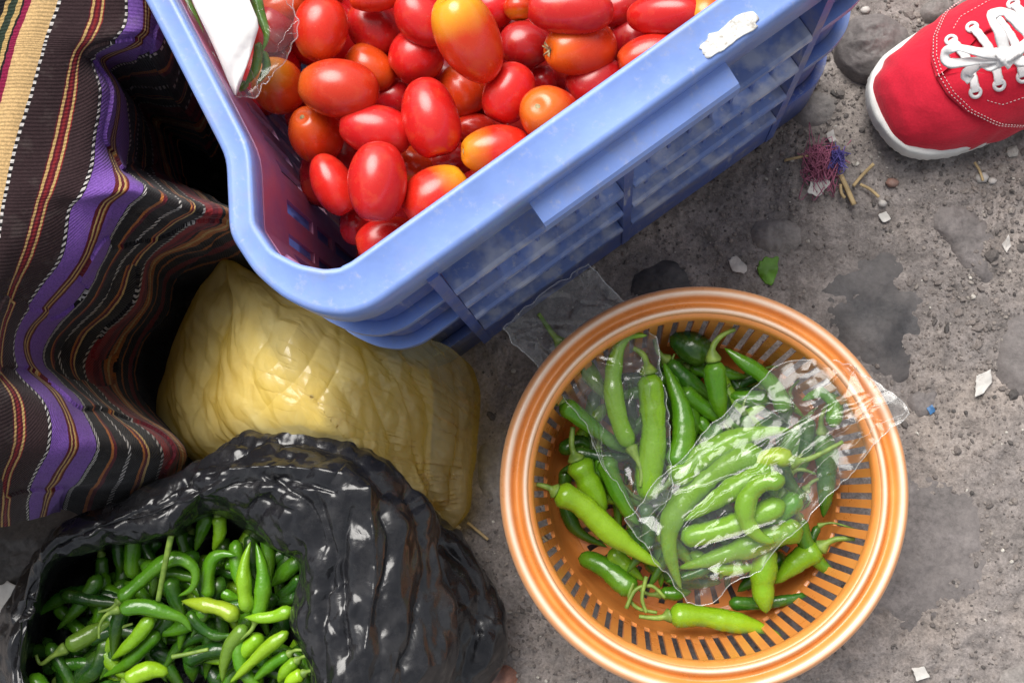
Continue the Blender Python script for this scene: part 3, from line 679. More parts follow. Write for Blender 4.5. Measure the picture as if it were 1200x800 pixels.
TOM = [  # x, y, half length, half width, angle, height, colour, yellow, tilt, scar, label
 (376, 35, 39, 31, 78, .238, 'm', .35, 0, 0, 'orange red plum tomato standing upright in the picture beside the pointed white packet'),
 (396, 104, 48, 33, -8, .243, 'm', .45, 0, 1, 'long orange red tomato lying just above the round one with a pale navel'),
 (434, 80, 32, 25, -35, .214, 'o', .3, 0, 0, 'orange tomato peeking out behind the long one below the white packet'),
 (440, 153, 43, 30, -10, .236, 'r', .1, 0, 0, 'red oval tomato lying crosswise right above the frontmost upright one'),
 (505, 138, 47, 35, 105, .242, 'r', .1, 0, 0, 'large red tomato with a narrow highlight left of the brownish orange half hidden one'),
 (442, 213, 47, 35, 88, .254, 'r', .05, 0, 0, 'plain red egg shaped tomato standing highest at the near corner of the heap'),
 (487, 68, 32, 31, 40, .220, 'r', .15, 0, 0, 'round red tomato left under the big yellow ended one'),
 (549, 45, 49, 38, -60, .262, 'o', 1.2, -30, 1, 'large orange tomato with a bright yellow end on top of the heap'),
 (369, 157, 33, 31, -55, .214, 'o', .35, -60, 1, 'round orange tomato with a pale navel facing up near the maroon crate wall'),
 (390, 216, 38, 25, 118, .224, 'r', .1, 0, 0, 'narrow red tomato squeezed left of the egg shaped one at the near corner'),
 (511, 229, 37, 33, 35, .236, 'm', 1.0, 180, 0, 'red tomato with a yellow orange shoulder close to the near rim'),
 (454, 281, 37, 27, 15, .212, 'r', .2, 0, 0, 'lowest red tomato touching the inside of the near crate corner'),
 (325, 100, 31, 30, -60, .214, 'o', .7, -52, 1, 'orange tomato with a yellowish top partly under the tip of the clear packet'),
 (440, 33, 36, 30, -50, .212, 'd', .2, 0, 0, 'dull dark red tomato between the upright orange red one and the top row'),
 (495, 22, 37, 31, -50, .238, 'r', .15, 0, 0, 'large red tomato tucked directly left of the yellow ended one'),
 (541, 106, 31, 26, -60, .203, 'o', .4, 0, 0, 'brownish orange tomato half hidden beneath the yellow ended one'),
 (596, 109, 36, 30, 65, .236, 'r', .1, 0, 0, 'red tomato slanting up between the yellow ended one and the dimpled one'),
 (582, 177, 41, 30, 3, .240, 'm', .75, -14, 1, 'orange red tomato lying lengthwise against the near rim with its left end orange'),
 (644, 134, 35, 33, -10, .246, 'o', .62, -66, 1, 'round orange tomato with a dimpled navel facing up beside the near rim'),
 (616, 53, 31, 28, 0, .220, 'd', .1, 0, 0, 'dark red tomato beside the one that keeps a withered calyx'),
 (576, 10, 29, 26, 30, .216, 'r', .1, 0, 0, 'red tomato just behind the yellow ended one at the picture edge'),
 (668, 12, 51, 28, -3, .254, 'r', .1, 0, 0, 'very large red tomato lying over the one with a withered calyx'),
 (681, 57, 40, 33, 10, .234, 'o', .5, -28, 2, 'orange tomato with a withered brown calyx'),
 (778, 17, 41, 24, 180, .242, 'r', .15, -22, 2, 'shiny red tomato above the one half hidden by the far part of the near rim'),
 (765, 64, 42, 24, 15, .234, 'r', .35, 0, 0, 'red tomato with a broad white gleam half hidden by the near rim below the residue'),
 (834, 15, 32, 25, 30, .240, 'o', .8, -30, 1, 'yellowish orange tomato against the rim beside the white residue'),
 (698, 97, 36, 28, 25, .222, 'd', .1, 0, 0, 'deep red tomato below the withered calyx one and right of the dimpled one'),
 (608, 10, 14, 18, 90, .226, 'o', .8, 0, 0, 'small orange tomato squeezed in left of the very large red one'),
 (729, 8, 30, 22, 20, .214, 'd', .1, 0, 0, 'shaded red tomato between the very large one and the shiny one at the edge'),
 (525, 190, 32, 25, 25, .192, 'd', .1, 0, 0, 'deep set dark red tomato above the yellow shouldered one'),
 (484, 196, 22, 26, 60, .198, 'o', .9, 0, 0, 'golden orange tomato showing in a gap right of the egg shaped one'),
 (558, 216, 20, 16, 10, .206, 'r', .1, 0, 0, 'sliver of red tomato between the yellow shouldered one and the rim'),
 (460, 115, 26, 22, 0, .200, 'd', .1, 0, 0, 'dark red tomato deep between the two long ones in mid heap'),
 (418, 264, 20, 22, 0, .196, 'd', .1, 0, 0, 'shadowed red tomato left of the lowest one in the near corner'),
 (556, 150, 24, 18, 0, .198, 'm', .3, 0, 0, 'shadowed orange red tomato in the gap below the slanting red one'),
 (440, -4, 32, 18, 10, .240, 'm', .2, 0, 0, 'orange red tomato cut by the picture edge above the dull dark one'),
 (330, 8, 29, 23, 20, .206, 'o', .2, 0, 0, 'shaded orange tomato at the picture edge behind the upright orange red one'),
 (636, 95, 17, 19, 0, .202, 'd', .1, 0, 0, 'small patch of dark tomato between the dimpled one and the calyx one'),
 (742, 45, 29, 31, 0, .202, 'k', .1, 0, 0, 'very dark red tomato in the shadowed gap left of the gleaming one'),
 (318, 34, 29, 26, 70, .204, 'd', .2, 0, 0, 'pinkish red tomato seen through the crinkled film of the packet'),
]
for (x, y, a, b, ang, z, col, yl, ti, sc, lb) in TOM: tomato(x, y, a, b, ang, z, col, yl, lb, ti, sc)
# the layer underneath, seen only in the gaps, and the far end of the heap
for gy in range(13):
    for gx in range(7):
        s_, t_2 = .022+gx*.044+(gy % 2)*.02+random.uniform(-.006, .006), .045+gy*.036+random.uniform(-.005, .005)
        p = CL(s_, t_2, 0); zz = .172+random.uniform(-.008, .008)
        if s_ > .30: continue
        r = ROT.T @ (np.array([p[0], p[1], zz])-CAM); px, py = 600+r[0]*FOC/-r[2], 400-r[1]*FOC/-r[2]
        fa = py < -30
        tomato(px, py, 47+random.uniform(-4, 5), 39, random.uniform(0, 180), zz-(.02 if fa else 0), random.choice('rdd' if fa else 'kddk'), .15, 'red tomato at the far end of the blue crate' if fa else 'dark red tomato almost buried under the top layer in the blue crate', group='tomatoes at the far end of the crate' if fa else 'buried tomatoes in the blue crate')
for gy in range(5*2):
    for gx in range(7):
        s_, t_2 = .026+gx*.043+(gy % 2)*.020+random.uniform(-.006, .006), .225+gy*.032+random.uniform(-.006, .006)
        p = CL(s_, t_2, 0); zz = (.228 if gy % 2 else .186)+random.uniform(-.010, .012)
        if s_ > .30 or t_2 > LT-.04: continue
        r = ROT.T @ (np.array([p[0], p[1], zz])-CAM); px, py = 600+r[0]*FOC/-r[2], 400-r[1]*FOC/-r[2]
        if py > -38: continue
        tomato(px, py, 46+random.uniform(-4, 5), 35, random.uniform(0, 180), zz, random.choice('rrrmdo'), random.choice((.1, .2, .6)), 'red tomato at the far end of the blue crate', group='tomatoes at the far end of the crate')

# ================================================================== CHILLIES
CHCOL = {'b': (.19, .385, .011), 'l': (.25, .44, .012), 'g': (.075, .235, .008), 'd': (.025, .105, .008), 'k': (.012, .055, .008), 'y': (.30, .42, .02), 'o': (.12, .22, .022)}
PTS = []                                                  # samples of every chilli, for the films that lie on them
GB = 'green chillies in the orange basket'; GK = 'green chillies in the black bag'
def chilli(pts, r, z, col, label, stem=None, z2=None, tip=.12, lump=.085, group=None, keep=None, blunt=False, hump=0.):
    """A pod from its shoulder to its tip through pixel points; r in pixels; z height of its axis at both ends."""
    z2 = z if z2 is None else z2; n = len(pts); zz = np.linspace(z, z2, n)
    P = WA([(x, y, h) for (x, y), h in zip(pts, zz)]); L = np.linalg.norm(np.diff(P, axis=0), axis=1).sum()
    r = r*(1.05 if group == GB else .98)
    m = int(np.clip(L/.0026, 14, 44)); C = even(catmull(P, 60) if n > 2 else P, m); t = np.linspace(0, 1, m)
    C[:, 2] += hump*np.sin(np.pi*t)
    sd = random.random()*50; rr = r*SZ((z+z2)/2)
    e_ = float(np.clip(.75*rr/L, .05, .3)); end = np.sqrt(np.clip(1-((t-(1-e_))/e_).clip(0, 1)**2, 0.0, 1)) if blunt else np.sqrt(np.clip(1-((t-.95)/.05).clip(0, 1)**2, 0., 1)); e0 = float(np.clip(.45*rr/L, .04, .2))
    prof = np.minimum(1, t/e0)**.5*.93+.07*np.exp(-((t-.1)/.08)**2)
    tp = (1-np.clip((t-.45)/.55, 0, 1)**1.7*(1-tip)) if not blunt else 1-np.clip((t-.6)/.4, 0, 1)**2.4*.35
    R = rr*prof*tp*np.maximum(end, .03); R[0] = rr*.28; R[1] = max(R[1]*.86, rr*.5)
    q = np.c_[t*L*60, 0*t+sd, 0*t]
    R = R*(1+lump*1.8*noise3(q, 1.0, 3)+lump*noise3(q, 2.7, 5)+.05*noise3(q, 6., 6))
    C = C+ (np.stack([noise3(q+9, .6, 7), noise3(q+19, .6, 8), 0*t], 1)*rr*.18*np.minimum(t*4, 1)[:, None])
    k = 12; T, N, B = frames(C); a = np.linspace(0, 2*np.pi, k, endpoint=False)
    ang = 1+.05*np.cos(3*a+sd)[None]*(1-t)[:, None]+.04*noise3(np.stack([np.broadcast_to(t[:, None]*L*90, (m, k)), np.broadcast_to(np.cos(a)*2+sd, (m, k)), np.broadcast_to(np.sin(a)*2, (m, k))], -1), 1., 2)
    v = C[:, None]+(R[:, None]*ang)[..., None]*(np.cos(a)[None, :, None]*N[:, None]+np.sin(a)[None, :, None]*B[:, None])
    f = grid_faces(m, k, True).tolist()+[list(range(k))[::-1], list(range((m-1)*k, m*k))]
    o = mk('green_chilli', v.reshape(-1, 3), f, MAT['chilli'], attrs={'along': np.repeat(t, k)}, loc=C[m//2])
    c = CHCOL[col]; j = random.uniform(.85, 1.15); o.color = (c[0]*j, c[1]*j, c[2], 1)
    tag(o, label, 'chilli', group)
    d = -T[0]
    if stem is None and group == GK and random.random() < .35: stem = []
    if stem is not None:
        if len(stem): S = WA([(x, y, z+.002) for x, y in stem]); S = np.r_[[C[0]+T[0]*rr*.1], S]
        else: S = np.array([C[0]+T[0]*rr*.1, C[0]+d*rr*1.2+(0, 0, rr*.3), C[0]+d*rr*2.6+np.array([d[1], -d[0], .3])*rr*.8])
        S = catmull(S, 14); sr = rr*np.r_[.62, .66, .55, .40, np.linspace(.27, .17, 9), .19]
        sv = tube(S, np.minimum(sr, np.r_[1, 1, 1, 1, np.full(10, .0021/rr)]*rr), 8)
        so_ = mk('stem', *sv, MAT['stem'], o)
    step = max(1, m//16)
    for p, q_ in zip(C[::step], R[::step]): PTS.append((p[0], p[1], p[2], q_, keep))
    return o
def Z1(l): return [(570+x/1.6, 300+y/1.6) for x, y in l]            # traced in an enlargement of the basket
def Z7(l): return [(x/2.667, 500+y/2.667) for x, y in l]            # traced in an enlargement of the black bag
GB = 'green chillies in the orange basket'
BK = [ # shoulder-to-tip points, radius, z, z2, colour, stem points, film (1, 2 or None), options, label
 ([(140, 165), (175, 195), (205, 232), (232, 275)], 20, .100, .072, 'o', [(120, 140), (98, 108)], 1, {}, 'chilli whose stem pokes over the basket rim inside the upper clear bag'),
 ([(140, 275), (180, 305), (225, 340), (268, 372)], 17, .092, .066, 'g', [(120, 240), (100, 215)], 1, {}, 'chilli just inside the left edge of the upper clear bag, stem towards the rim'),
 ([(272, 358), (252, 318), (238, 260), (240, 200), (258, 152), (302, 147)], 19, .088, .104, 'b', [(290, 400), (288, 432)], 1, {}, 'hook topped chilli arching over inside the upper clear bag'),
 ([(304, 218), (312, 270), (313, 335), (309, 395), (306, 458)], 25, .098, .080, 'b', [(296, 188), (276, 172)], 1, {'blunt': True}, 'thick straight bright chilli hanging down the middle of the upper clear bag'),
 ([(352, 400), (372, 350), (368, 295), (350, 240), (334, 200)], 23, .084, .082, 'g', [], 1, {}, 'chilli right beside the thick straight one in the upper clear bag'),
 ([(426, 195), (432, 235), (438, 275), (446, 312)], 22, .092, .072, 'g', [(424, 172), (440, 150), (466, 137)], None, {}, 'chilli with a pinched neck and a bent stem at the top of the basket'),
 ([(560, 295), (548, 255), (520, 222), (486, 198), (448, 173)], 17, .074, .082, 'g', None, None, {}, 'curved chilli with its thin tip pointing at the top slots'),
 ([(420, 190), (385, 172), (345, 150)], 31, .068, .074, 'k', None, None, {'tip': .35}, 'broad very dark chilli lying highest under the top slots'),
 ([(338, 195), (372, 228), (402, 250), (425, 275)], 19, .066, .06, 'd', [], None, {}, 'dark chilli under the broad very dark one'),
 ([(362, 250), (405, 282), (450, 308), (492, 330)], 17, .068, .06, 'g', None, None, {}, 'pale edged chilli slanting down under the pinched neck one'),
 ([(535, 262), (490, 266), (440, 258)], 15, .058, .058, 'g', None, None, {}, 'small level chilli right of the pinched neck one'),
 ([(350, 425), (400, 378), (455, 346), (515, 330), (568, 325)], 22, .086, .088, 'b', None, 2, {}, 'uppermost long chilli along the top edge of the lower clear bag'),
 ([(520, 368), (470, 382), (420, 412), (372, 458), (345, 505), (345, 560), (366, 625)], 23, .092, .070, 'b', None, 2, {}, 'longest chilli in the lower clear bag with its tail hanging out below'),
 ([(538, 395), (490, 420), (435, 455), (372, 498)], 22, .095, .086, 'b', None, 2, {'lump': .1}, 'wrinkled chilli third from the top in the lower clear bag'),
 ([(560, 462), (500, 490), (430, 514), (362, 532)], 22, .092, .080, 'b', None, 2, {'blunt': True}, 'stout chilli crossing under the C shaped one in the lower clear bag'),
 ([(592, 508), (530, 528), (440, 558), (358, 582)], 22, .084, .068, 'b', None, 2, {}, 'lowest long chilli crossing the lower clear bag'),
 ([(560, 420), (515, 428), (488, 462), (488, 500), (512, 528), (545, 540)], 20, .108, .092, 'b', None, 2, {'tip': .3}, 'C shaped chilli on top in the lower clear bag'),
 ([(590, 450), (555, 478), (520, 505)], 18, .086, .080, 'g', None, 2, {}, 'short chilli inside the curve of the C shaped one'),
 ([(572, 388), (545, 376), (512, 388), (490, 402)], 20, .098, .092, 'y', [(610, 378), (668, 348)], 2, {'lump': .16}, 'knobbly yellow green chilli with a long stem in the lower clear bag'),
 ([(648, 320), (655, 278), (630, 256), (590, 272)], 16, .086, .074, 'g', None, 2, {}, 'bent chilli under the white flap of the lower clear bag'),
 ([(630, 330), (636, 390), (638, 450), (632, 490)], 19, .062, .05, 'd', [], 2, {}, 'dark chilli standing against the right slots inside the lower clear bag'),
 ([(585, 490), (600, 535), (628, 575), (668, 603)], 16, .060, .05, 'g', [], None, {}, 'chilli whose tip points to the lower right slots'),
 ([(628, 545), (590, 568), (538, 615)], 21, .056, .05, 'b', [], None, {'lump': .1}, 'stubby chilli below the lower edge of the lower clear bag at right'),
 ([(530, 545), (518, 605), (522, 668)], 19, .07, .062, 'b', None, None, {'lump': .2, 'tip': .45}, 'knobbly short chilli hanging down below the lower clear bag'),
 ([(455, 650), (520, 650), (570, 642), (612, 630)], 12, .046, .044, 'd', None, None, {}, 'thin dark chilli behind the lowest bright one'),
 ([(342, 673), (420, 678), (490, 690), (554, 712)], 20, .062, .05, 'l', [(320, 678), (286, 675)], None, {'tip': .08}, 'bright yellow green chilli lying lowest in the basket, tip to the right'),
 ([(128, 440), (180, 466), (240, 522), (328, 582)], 22, .094, .078, 'l', [(112, 432), (94, 428)], None, {}, 'big bright chilli at left with its dark stem on the basket wall'),
 ([(168, 380), (182, 412), (200, 445), (220, 482)], 25, .072, .062, 'b', [(160, 355), (162, 320)], None, {'tip': .4}, 'plump chilli with an upright stem left of the upper clear bag'),
 ([(150, 395), (148, 450), (168, 510), (228, 546)], 14, .034, .03, 'd', None, None, {}, 'dark curved chilli along the basket floor at left'),
 ([(278, 632), (240, 592), (205, 572), (172, 566)], 22, .056, .044, 'g', None, None, {'blunt': True}, 'dull green chilli with a rounded end at the lower left slots'),
 ([(232, 550), (262, 580), (296, 608)], 17, .05, .05, 'b', None, None, {}, 'short chilli half covered by the tip of the big bright one'),
 ([(222, 375), (245, 430), (268, 478), (290, 505)], 18, .074, .064, 'g', None, 1, {}, 'chilli ending under the lower tip of the upper clear bag'),
 ([(244, 428), (246, 470), (250, 520)], 10, .04, .036, 'g', None, None, {}, 'thin chilli showing above the floor bars'),
 ([(138, 368), (175, 348), (208, 372)], 17, .048, .046, 'd', None, None, {}, 'dark chilli behind the upright stem at left'),
 ([(325, 632), (352, 632), (385, 628)], 15, .046, .046, 'g', [], None, {}, 'stub of chilli between the stem cluster and the lower clear bag'),
 ([(396, 300), (418, 340), (436, 372)], 14, .062, .058, 'g', None, None, {}, 'chilli in the dark gap between the two clear bags'),
 ([(600, 300), (600, 360), (585, 420)], 16, .054, .05, 'd', None, 2, {}, 'dark chilli deep beneath the knobbly yellow green one'),
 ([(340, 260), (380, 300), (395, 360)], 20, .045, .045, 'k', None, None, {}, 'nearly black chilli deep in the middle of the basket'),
 ([(455, 300), (500, 320), (560, 310)], 18, .05, .05, 'd', None, None, {}, 'dark chilli behind the top edge of the lower clear bag'),
 ([(300, 560), (360, 600), (440, 610)], 20, .04, .04, 'd', None, None, {}, 'dark chilli on the floor under the lower clear bag'),
 ([(330, 480), (400, 450), (480, 440)], 20, .05, .05, 'd', None, None, {}, 'dark chilli buried under the longest one'),
 ([(560, 560), (520, 590), (470, 630)], 18, .035, .035, 'd', None, None, {}, 'dark chilli under the stubby one at lower right'),
 ([(270, 300), (262, 350), (300, 420)], 18, .05, .045, 'd', None, None, {}, 'dark chilli under the hook topped one'),
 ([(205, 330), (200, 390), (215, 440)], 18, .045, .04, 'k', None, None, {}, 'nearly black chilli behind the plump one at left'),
 ([(622, 505), (610, 540), (632, 548)], 8, .05, .05, 'd', [(650, 500), (700, 514)], None, {}, 'small dark chilli with a long stem reaching the right slots'),
]
for (p, r, z, z2, col, st, kp, op, lb) in BK:
    chilli(Z1(p), r/1.6, z*.92, col, lb, None if st is None else (Z1(st) if st else []), z2*.92, group=GB, keep=kp, **op)
for k in range(120):
    t, rd = random.uniform(0, 6.28), 132*math.sqrt(random.random()); x, y, an = 806+rd*math.cos(t), 548+rd*math.sin(t), random.uniform(0, 3.14)
    ln = random.uniform(34, 52); d = (ln*math.cos(an), ln*math.sin(an)); bend = random.uniform(-.35, .35); e = [(x-d[0], y-d[1]), (x-d[1]*bend, y+d[0]*bend), (x+d[0], y+d[1])]
    if max(math.hypot(a-806, b-548) for a, b in e) > 150: continue
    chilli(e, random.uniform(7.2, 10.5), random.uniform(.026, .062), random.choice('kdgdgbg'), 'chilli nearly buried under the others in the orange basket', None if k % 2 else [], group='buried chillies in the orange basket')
def stem_bit(name, pts, r, z, mat, label, cat_, group=None, z2=None):
    zz = np.linspace(z, z if z2 is None else z2, len(pts)); C = catmull(WA([(x, y, h) for (x, y), h in zip(pts, zz)]), 18)
    o = mk(name, *tube(C, np.linspace(r, r*.8, 18)*SZ(z), 7), mat); tag(o, label, cat_, group); return o
for k, (p, lb) in enumerate([([(275, 612), (268, 640), (285, 660), (320, 668)], 'loose curved chilli stem lowest of the stem cluster at the basket bottom'), ([(262, 660), (280, 625), (310, 618), (335, 640)], 'loose chilli stem arching over the stem cluster'), ([(300, 600), (292, 640), (300, 668)], 'loose chilli stem standing upright in the stem cluster')]):
    stem_bit('chilli_stalk', Z1(p), 2.6, .056+.004*k, MAT['stem'], lb, 'stem', 'loose chilli stems')
GK = 'green chillies in the black bag'
BB = [
 ([(416, 335), (412, 380), (410, 430), (418, 475)], 29, .118, .11, 'g', None, {'blunt': True}, 'thick upright chilli under the top edge of the black bag mouth'),
 ([(372, 545), (430, 490), (500, 430), (560, 410), (606, 445), (598, 500), (552, 528)], 26, .135, .13, 'g', None, {}, 'chilli hooked like a question mark in the black bag'),
 ([(655, 268), (632, 330), (612, 392)], 24, .115, .11, 'g', None, {}, 'chilli leaning left at the top notch of the black bag mouth'),
 ([(682, 275), (686, 330), (666, 390)], 24, .122, .115, 'b', None, {}, 'chilli right of the leaning one at the top notch of the bag mouth'),
 ([(650, 540), (648, 470), (664, 415), (700, 396), (740, 402)], 26, .118, .126, 'g', None, {}, 'chilli bent to the right below the top notch'),
 ([(775, 580), (766, 510), (766, 430), (786, 358)], 25, .130, .134, 'b', None, {'tip': .05}, 'left half of the crossed pair of upright pointed chillies'),
 ([(800, 600), (818, 530), (820, 450), (798, 362)], 29, .126, .130, 'g', None, {'tip': .05}, 'right half of the crossed pair of upright pointed chillies'),
 ([(900, 395), (865, 408), (835, 425)], 26, .10, .10, 'd', None, {}, 'shaded chilli just inside the right top corner of the bag mouth'),
 ([(945, 412), (900, 450), (850, 500)], 29, .112, .106, 'g', None, {}, 'chilli slanting down left against the right fold of the bag'),
 ([(948, 465), (900, 510), (838, 552)], 23, .106, .10, 'd', None, {}, 'dark chilli parallel below the one against the right fold'),
 ([(372, 570), (440, 562), (510, 578), (572, 600), (600, 640)], 25, .142, .134, 'g', [(335, 585), (312, 620), (310, 660)], {}, 'chilli with a pale hooked stem hanging from its left end in the bag'),
 ([(745, 600), (700, 570), (640, 555), (568, 541)], 29, .128, .126, 'y', None, {'tip': .08, 'lump': .1}, 'yellowish chilli tapering to the left in the middle of the bag'),
 ([(590, 575), (620, 620), (675, 652), (735, 645)], 21, .122, .118, 'd', None, {}, 'slim dark chilli curving beneath the yellowish one'),
 ([(915, 568), (850, 592), (762, 595)], 22, .132, .130, 'b', None, {}, 'level chilli crossing the feet of the crossed pair'),
 ([(205, 690), (255, 662), (305, 632), (362, 600)], 32, .124, .116, 'o', [(165, 715), (128, 740), (112, 712)], {'lump': .09}, 'chilli at the left with its stem on the black film'),
 ([(478, 590), (430, 655), (385, 695), (345, 725)], 25, .134, .124, 'b', None, {}, 'bright chilli slanting down left below the hooked stem'),
 ([(495, 640), (440, 700), (385, 745), (318, 782)], 24, .124, .114, 'g', None, {}, 'long dark chilli lying parallel below the bright slanting one'),
 ([(395, 800), (440, 765), (485, 755), (530, 768)], 34, .136, .132, 'l', None, {'tip': .5}, 'bright short chilli pointing right at the bottom edge of the picture'),
 ([(566, 590), (568, 640), (560, 700)], 18, .118, .11, 'g', None, {}, 'slim upright chilli under the hook of the question mark one'),
 ([(770, 620), (725, 680), (702, 740), (695, 800)], 24, .124, .118, 'o', None, {}, 'olive chilli curving down from the feet of the crossed pair'),
 ([(900, 640), (830, 700), (770, 750), (715, 800)], 24, .132, .126, 'l', None, {'lump': .09}, 'long streaky pale chilli slanting along the right side of the bag'),
 ([(820, 650), (775, 690), (745, 735)], 26, .122, .118, 'b', None, {}, 'plump chilli above the streaky pale one'),
 ([(905, 708), (850, 740), (790, 795)], 23, .126, .12, 'g', None, {}, 'chilli parallel below the streaky pale one'),
 ([(930, 730), (895, 760), (870, 800)], 24, .13, .124, 'b', None, {}, 'short chilli at the torn right fold of the bag'),
 ([(950, 770), (920, 785), (890, 815)], 24, .134, .13, 'l', None, {}, 'bright chilli lowest against the right fold of the bag'),
 ([(650, 600), (652, 690), (640, 790)], 22, .108, .10, 'd', None, {}, 'dark upright chilli below the slim curved one'),
 ([(318, 400), (324, 490), (326, 585)], 24, .10, .095, 'd', [], {}, 'dark upright chilli beside the empty black film on the left'),
 ([(368, 355), (376, 410), (380, 460)], 24, .098, .096, 'd', None, {}, 'dark upright chilli left of the thick upright one'),
 ([(500, 350), (470, 385), (440, 425)], 26, .10, .098, 'd', None, {}, 'shaded chilli left of the pale loose stem'),
 ([(532, 470), (545, 540), (578, 608)], 27, .122, .12, 'd', None, {}, 'dark chilli inside the hook of the question mark one'),
 ([(700, 425), (728, 430), (752, 450)], 22, .112, .11, 'g', None, {}, 'small chilli under the curled tip'),
 ([(690, 515), (720, 530), (755, 540)], 20, .11, .11, 'g', None, {}, 'small chilli left of the crossed pair'),
 ([(372, 645), (335, 700), (312, 790)], 24, .118, .11, 'b', None, {}, 'chilli hanging down left of the bright slanting one'),
 ([(588, 690), (596, 740), (602, 800)], 23, .108, .10, 'd', None, {}, 'dark chilli right of the bottom bright one'),
 ([(470, 690), (520, 720), (545, 780)], 26, .104, .10, 'k', None, {}, 'nearly black chilli behind the bottom bright one'),
 ([(250, 780), (280, 740), (340, 720)], 24, .09, .09, 'd', None, {}, 'dark chilli low on the left near the bottom edge'),
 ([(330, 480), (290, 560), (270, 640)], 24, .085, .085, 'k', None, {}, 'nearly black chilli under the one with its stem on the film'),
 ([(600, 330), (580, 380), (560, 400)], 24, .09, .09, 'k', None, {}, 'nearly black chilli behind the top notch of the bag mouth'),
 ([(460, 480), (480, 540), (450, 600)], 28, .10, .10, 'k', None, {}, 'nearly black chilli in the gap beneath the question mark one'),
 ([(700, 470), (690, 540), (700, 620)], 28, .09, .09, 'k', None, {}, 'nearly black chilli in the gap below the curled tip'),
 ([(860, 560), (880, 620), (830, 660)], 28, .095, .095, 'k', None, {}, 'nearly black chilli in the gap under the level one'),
]
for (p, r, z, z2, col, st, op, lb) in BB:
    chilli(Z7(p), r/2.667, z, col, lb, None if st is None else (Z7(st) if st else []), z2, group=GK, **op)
stem_bit('chilli_stalk', Z7([(535, 338), (515, 432), (494, 542)]), 4, .15, MAT['stem'], 'long pale loose stem lying over the hook of the question mark chilli', 'stem', 'loose chilli stems', .142)
stem_bit('chilli_stalk', Z7([(538, 718), (590, 708), (652, 694)]), 3, .134, MAT['stem'], 'short loose stem lying level above the bottom bright chilli', 'stem', 'loose chilli stems')
stem_bit('chilli_stalk', Z7([(168, 800), (200, 765), (245, 750), (292, 756)]), 4, .11, MAT['stem'], 'dull curved stem at the bottom left of the black bag', 'stem', 'loose chilli stems')
for k in range(105):
    x, y, an = (random.uniform(85, 345), random.uniform(640, 815), random.uniform(0, 3.14)) if k < 80 else (random.uniform(62, 150), random.uniform(690, 815), random.uniform(0, 3.14))
    if x < 110 and y < 700: x += 60
    d = (42*math.cos(an), 42*math.sin(an)); bend = random.uniform(-14, 14)
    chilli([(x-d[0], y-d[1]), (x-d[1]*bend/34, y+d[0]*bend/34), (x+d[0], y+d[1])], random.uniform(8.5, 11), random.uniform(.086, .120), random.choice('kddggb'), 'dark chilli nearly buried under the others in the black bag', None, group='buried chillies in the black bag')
for k, (x, y, an) in enumerate([(150, 930, 20), (230, 900, 100), (300, 880, 60), (90, 870, 150), (200, 840, 10), (330, 850, 130), (60, 820, 70)]):
    d = (55*math.cos(an), 55*math.sin(an)); chilli([(x-d[0]*.7, y-d[1]*.7), (x+8, y+5), (x+d[0]*.7, y+d[1]*.7)], 10, .11+.004*k, 'g', 'green chilli near the far side of the black bag mouth beyond the picture edge', None, group='chillies in the bag beyond the picture edge')

# ================================================================== THE ORANGE BASKET
BC = W(825, 572, .105)*np.array([1, 1, 0])+W(815, 566, 0)*np.array([0, 0, 0])
basket = empty('plastic_basket', BC); tag(basket, 'round orange slotted plastic basket with two pale gleaming ridges on its rim', 'basket')
NB = 160
prof = [(.1295, .088), (.1318, .0885), (.1330, .0915), (.1332, .0965), (.1322, .1000), (.1302, .1025), (.1278, .1030), (.1258, .1018), (.1240, .0992), (.1224, .0984), (.1208, .0990), (.1194, .1016), (.1178, .1038), (.1160, .1042), (.1146, .1026), (.1136, .0985), (.1130, .0930), (.1106, .0925), (.1115, .099), (.1160, .1016), (.1225, .0958), (.1285, .0985), (.1302, .093), (.1295, .088)]
prof = catmull(prof, 110)
rz = np.where(prof[:, 1] > 0, prof[:, 1], 0)
v, f = lathe(prof, NB, BC)
ridge_gleam = np.exp(-((prof[:, 0]-.1280)/.0018)**2)*(prof[:, 1] > .0995)+np.exp(-((prof[:, 0]-.1163)/.0014)**2)*(prof[:, 1] > .101)+.35*np.exp(-((prof[:, 0]-.133)/.002)**2)  # pale gloss of the rim ridges, painted into the colour
mk('rim', v, f, MAT['orange'], basket, attrs={'ridge_gleam': np.repeat(np.clip(ridge_gleam, 0, 1), NB)})
low = catmull([(.1020, .0335), (.1006, .0290), (.0990, .0230), (.0950, .0140), (.0905, .0108), (.0870, .0098), (.0870, .0070), (.0915, .0072), (.0972, .0110), (.1014, .0210), (.1034, .0280), (.1046, .0340), (.1020, .0335)], 50)
v, f = lathe(low, NB, BC); mk('base_ring', v, f, MAT['orange'], basket, attrs={'ridge_gleam': np.zeros(len(v))})
NS = 68
def slat_mesh():
    z = np.linspace(.031, .0945, 5); ri = np.linspace(.1014, .1117, 5); v = []
    for r_, z_ in zip(ri, z):
        w_ = (2*math.pi*r_/NS-.0044)/2
        for dr, dw in ((0, 1), (0, -1), (.0024, -1), (.0024, 1)): v.append((r_+dr, dw*w_, z_))
    return np.array(v), grid_faces(5, 4, True).tolist()
sv, sf = slat_mesh(); slat0 = mk('slat', sv+BC, sf, MAT['orange'], basket, smooth=False)
for k in range(1, NS):
    o = slat0.copy(); COL.objects.link(o); o.parent = basket; o.rotation_euler = (0, 0, 2*math.pi*k/NS)
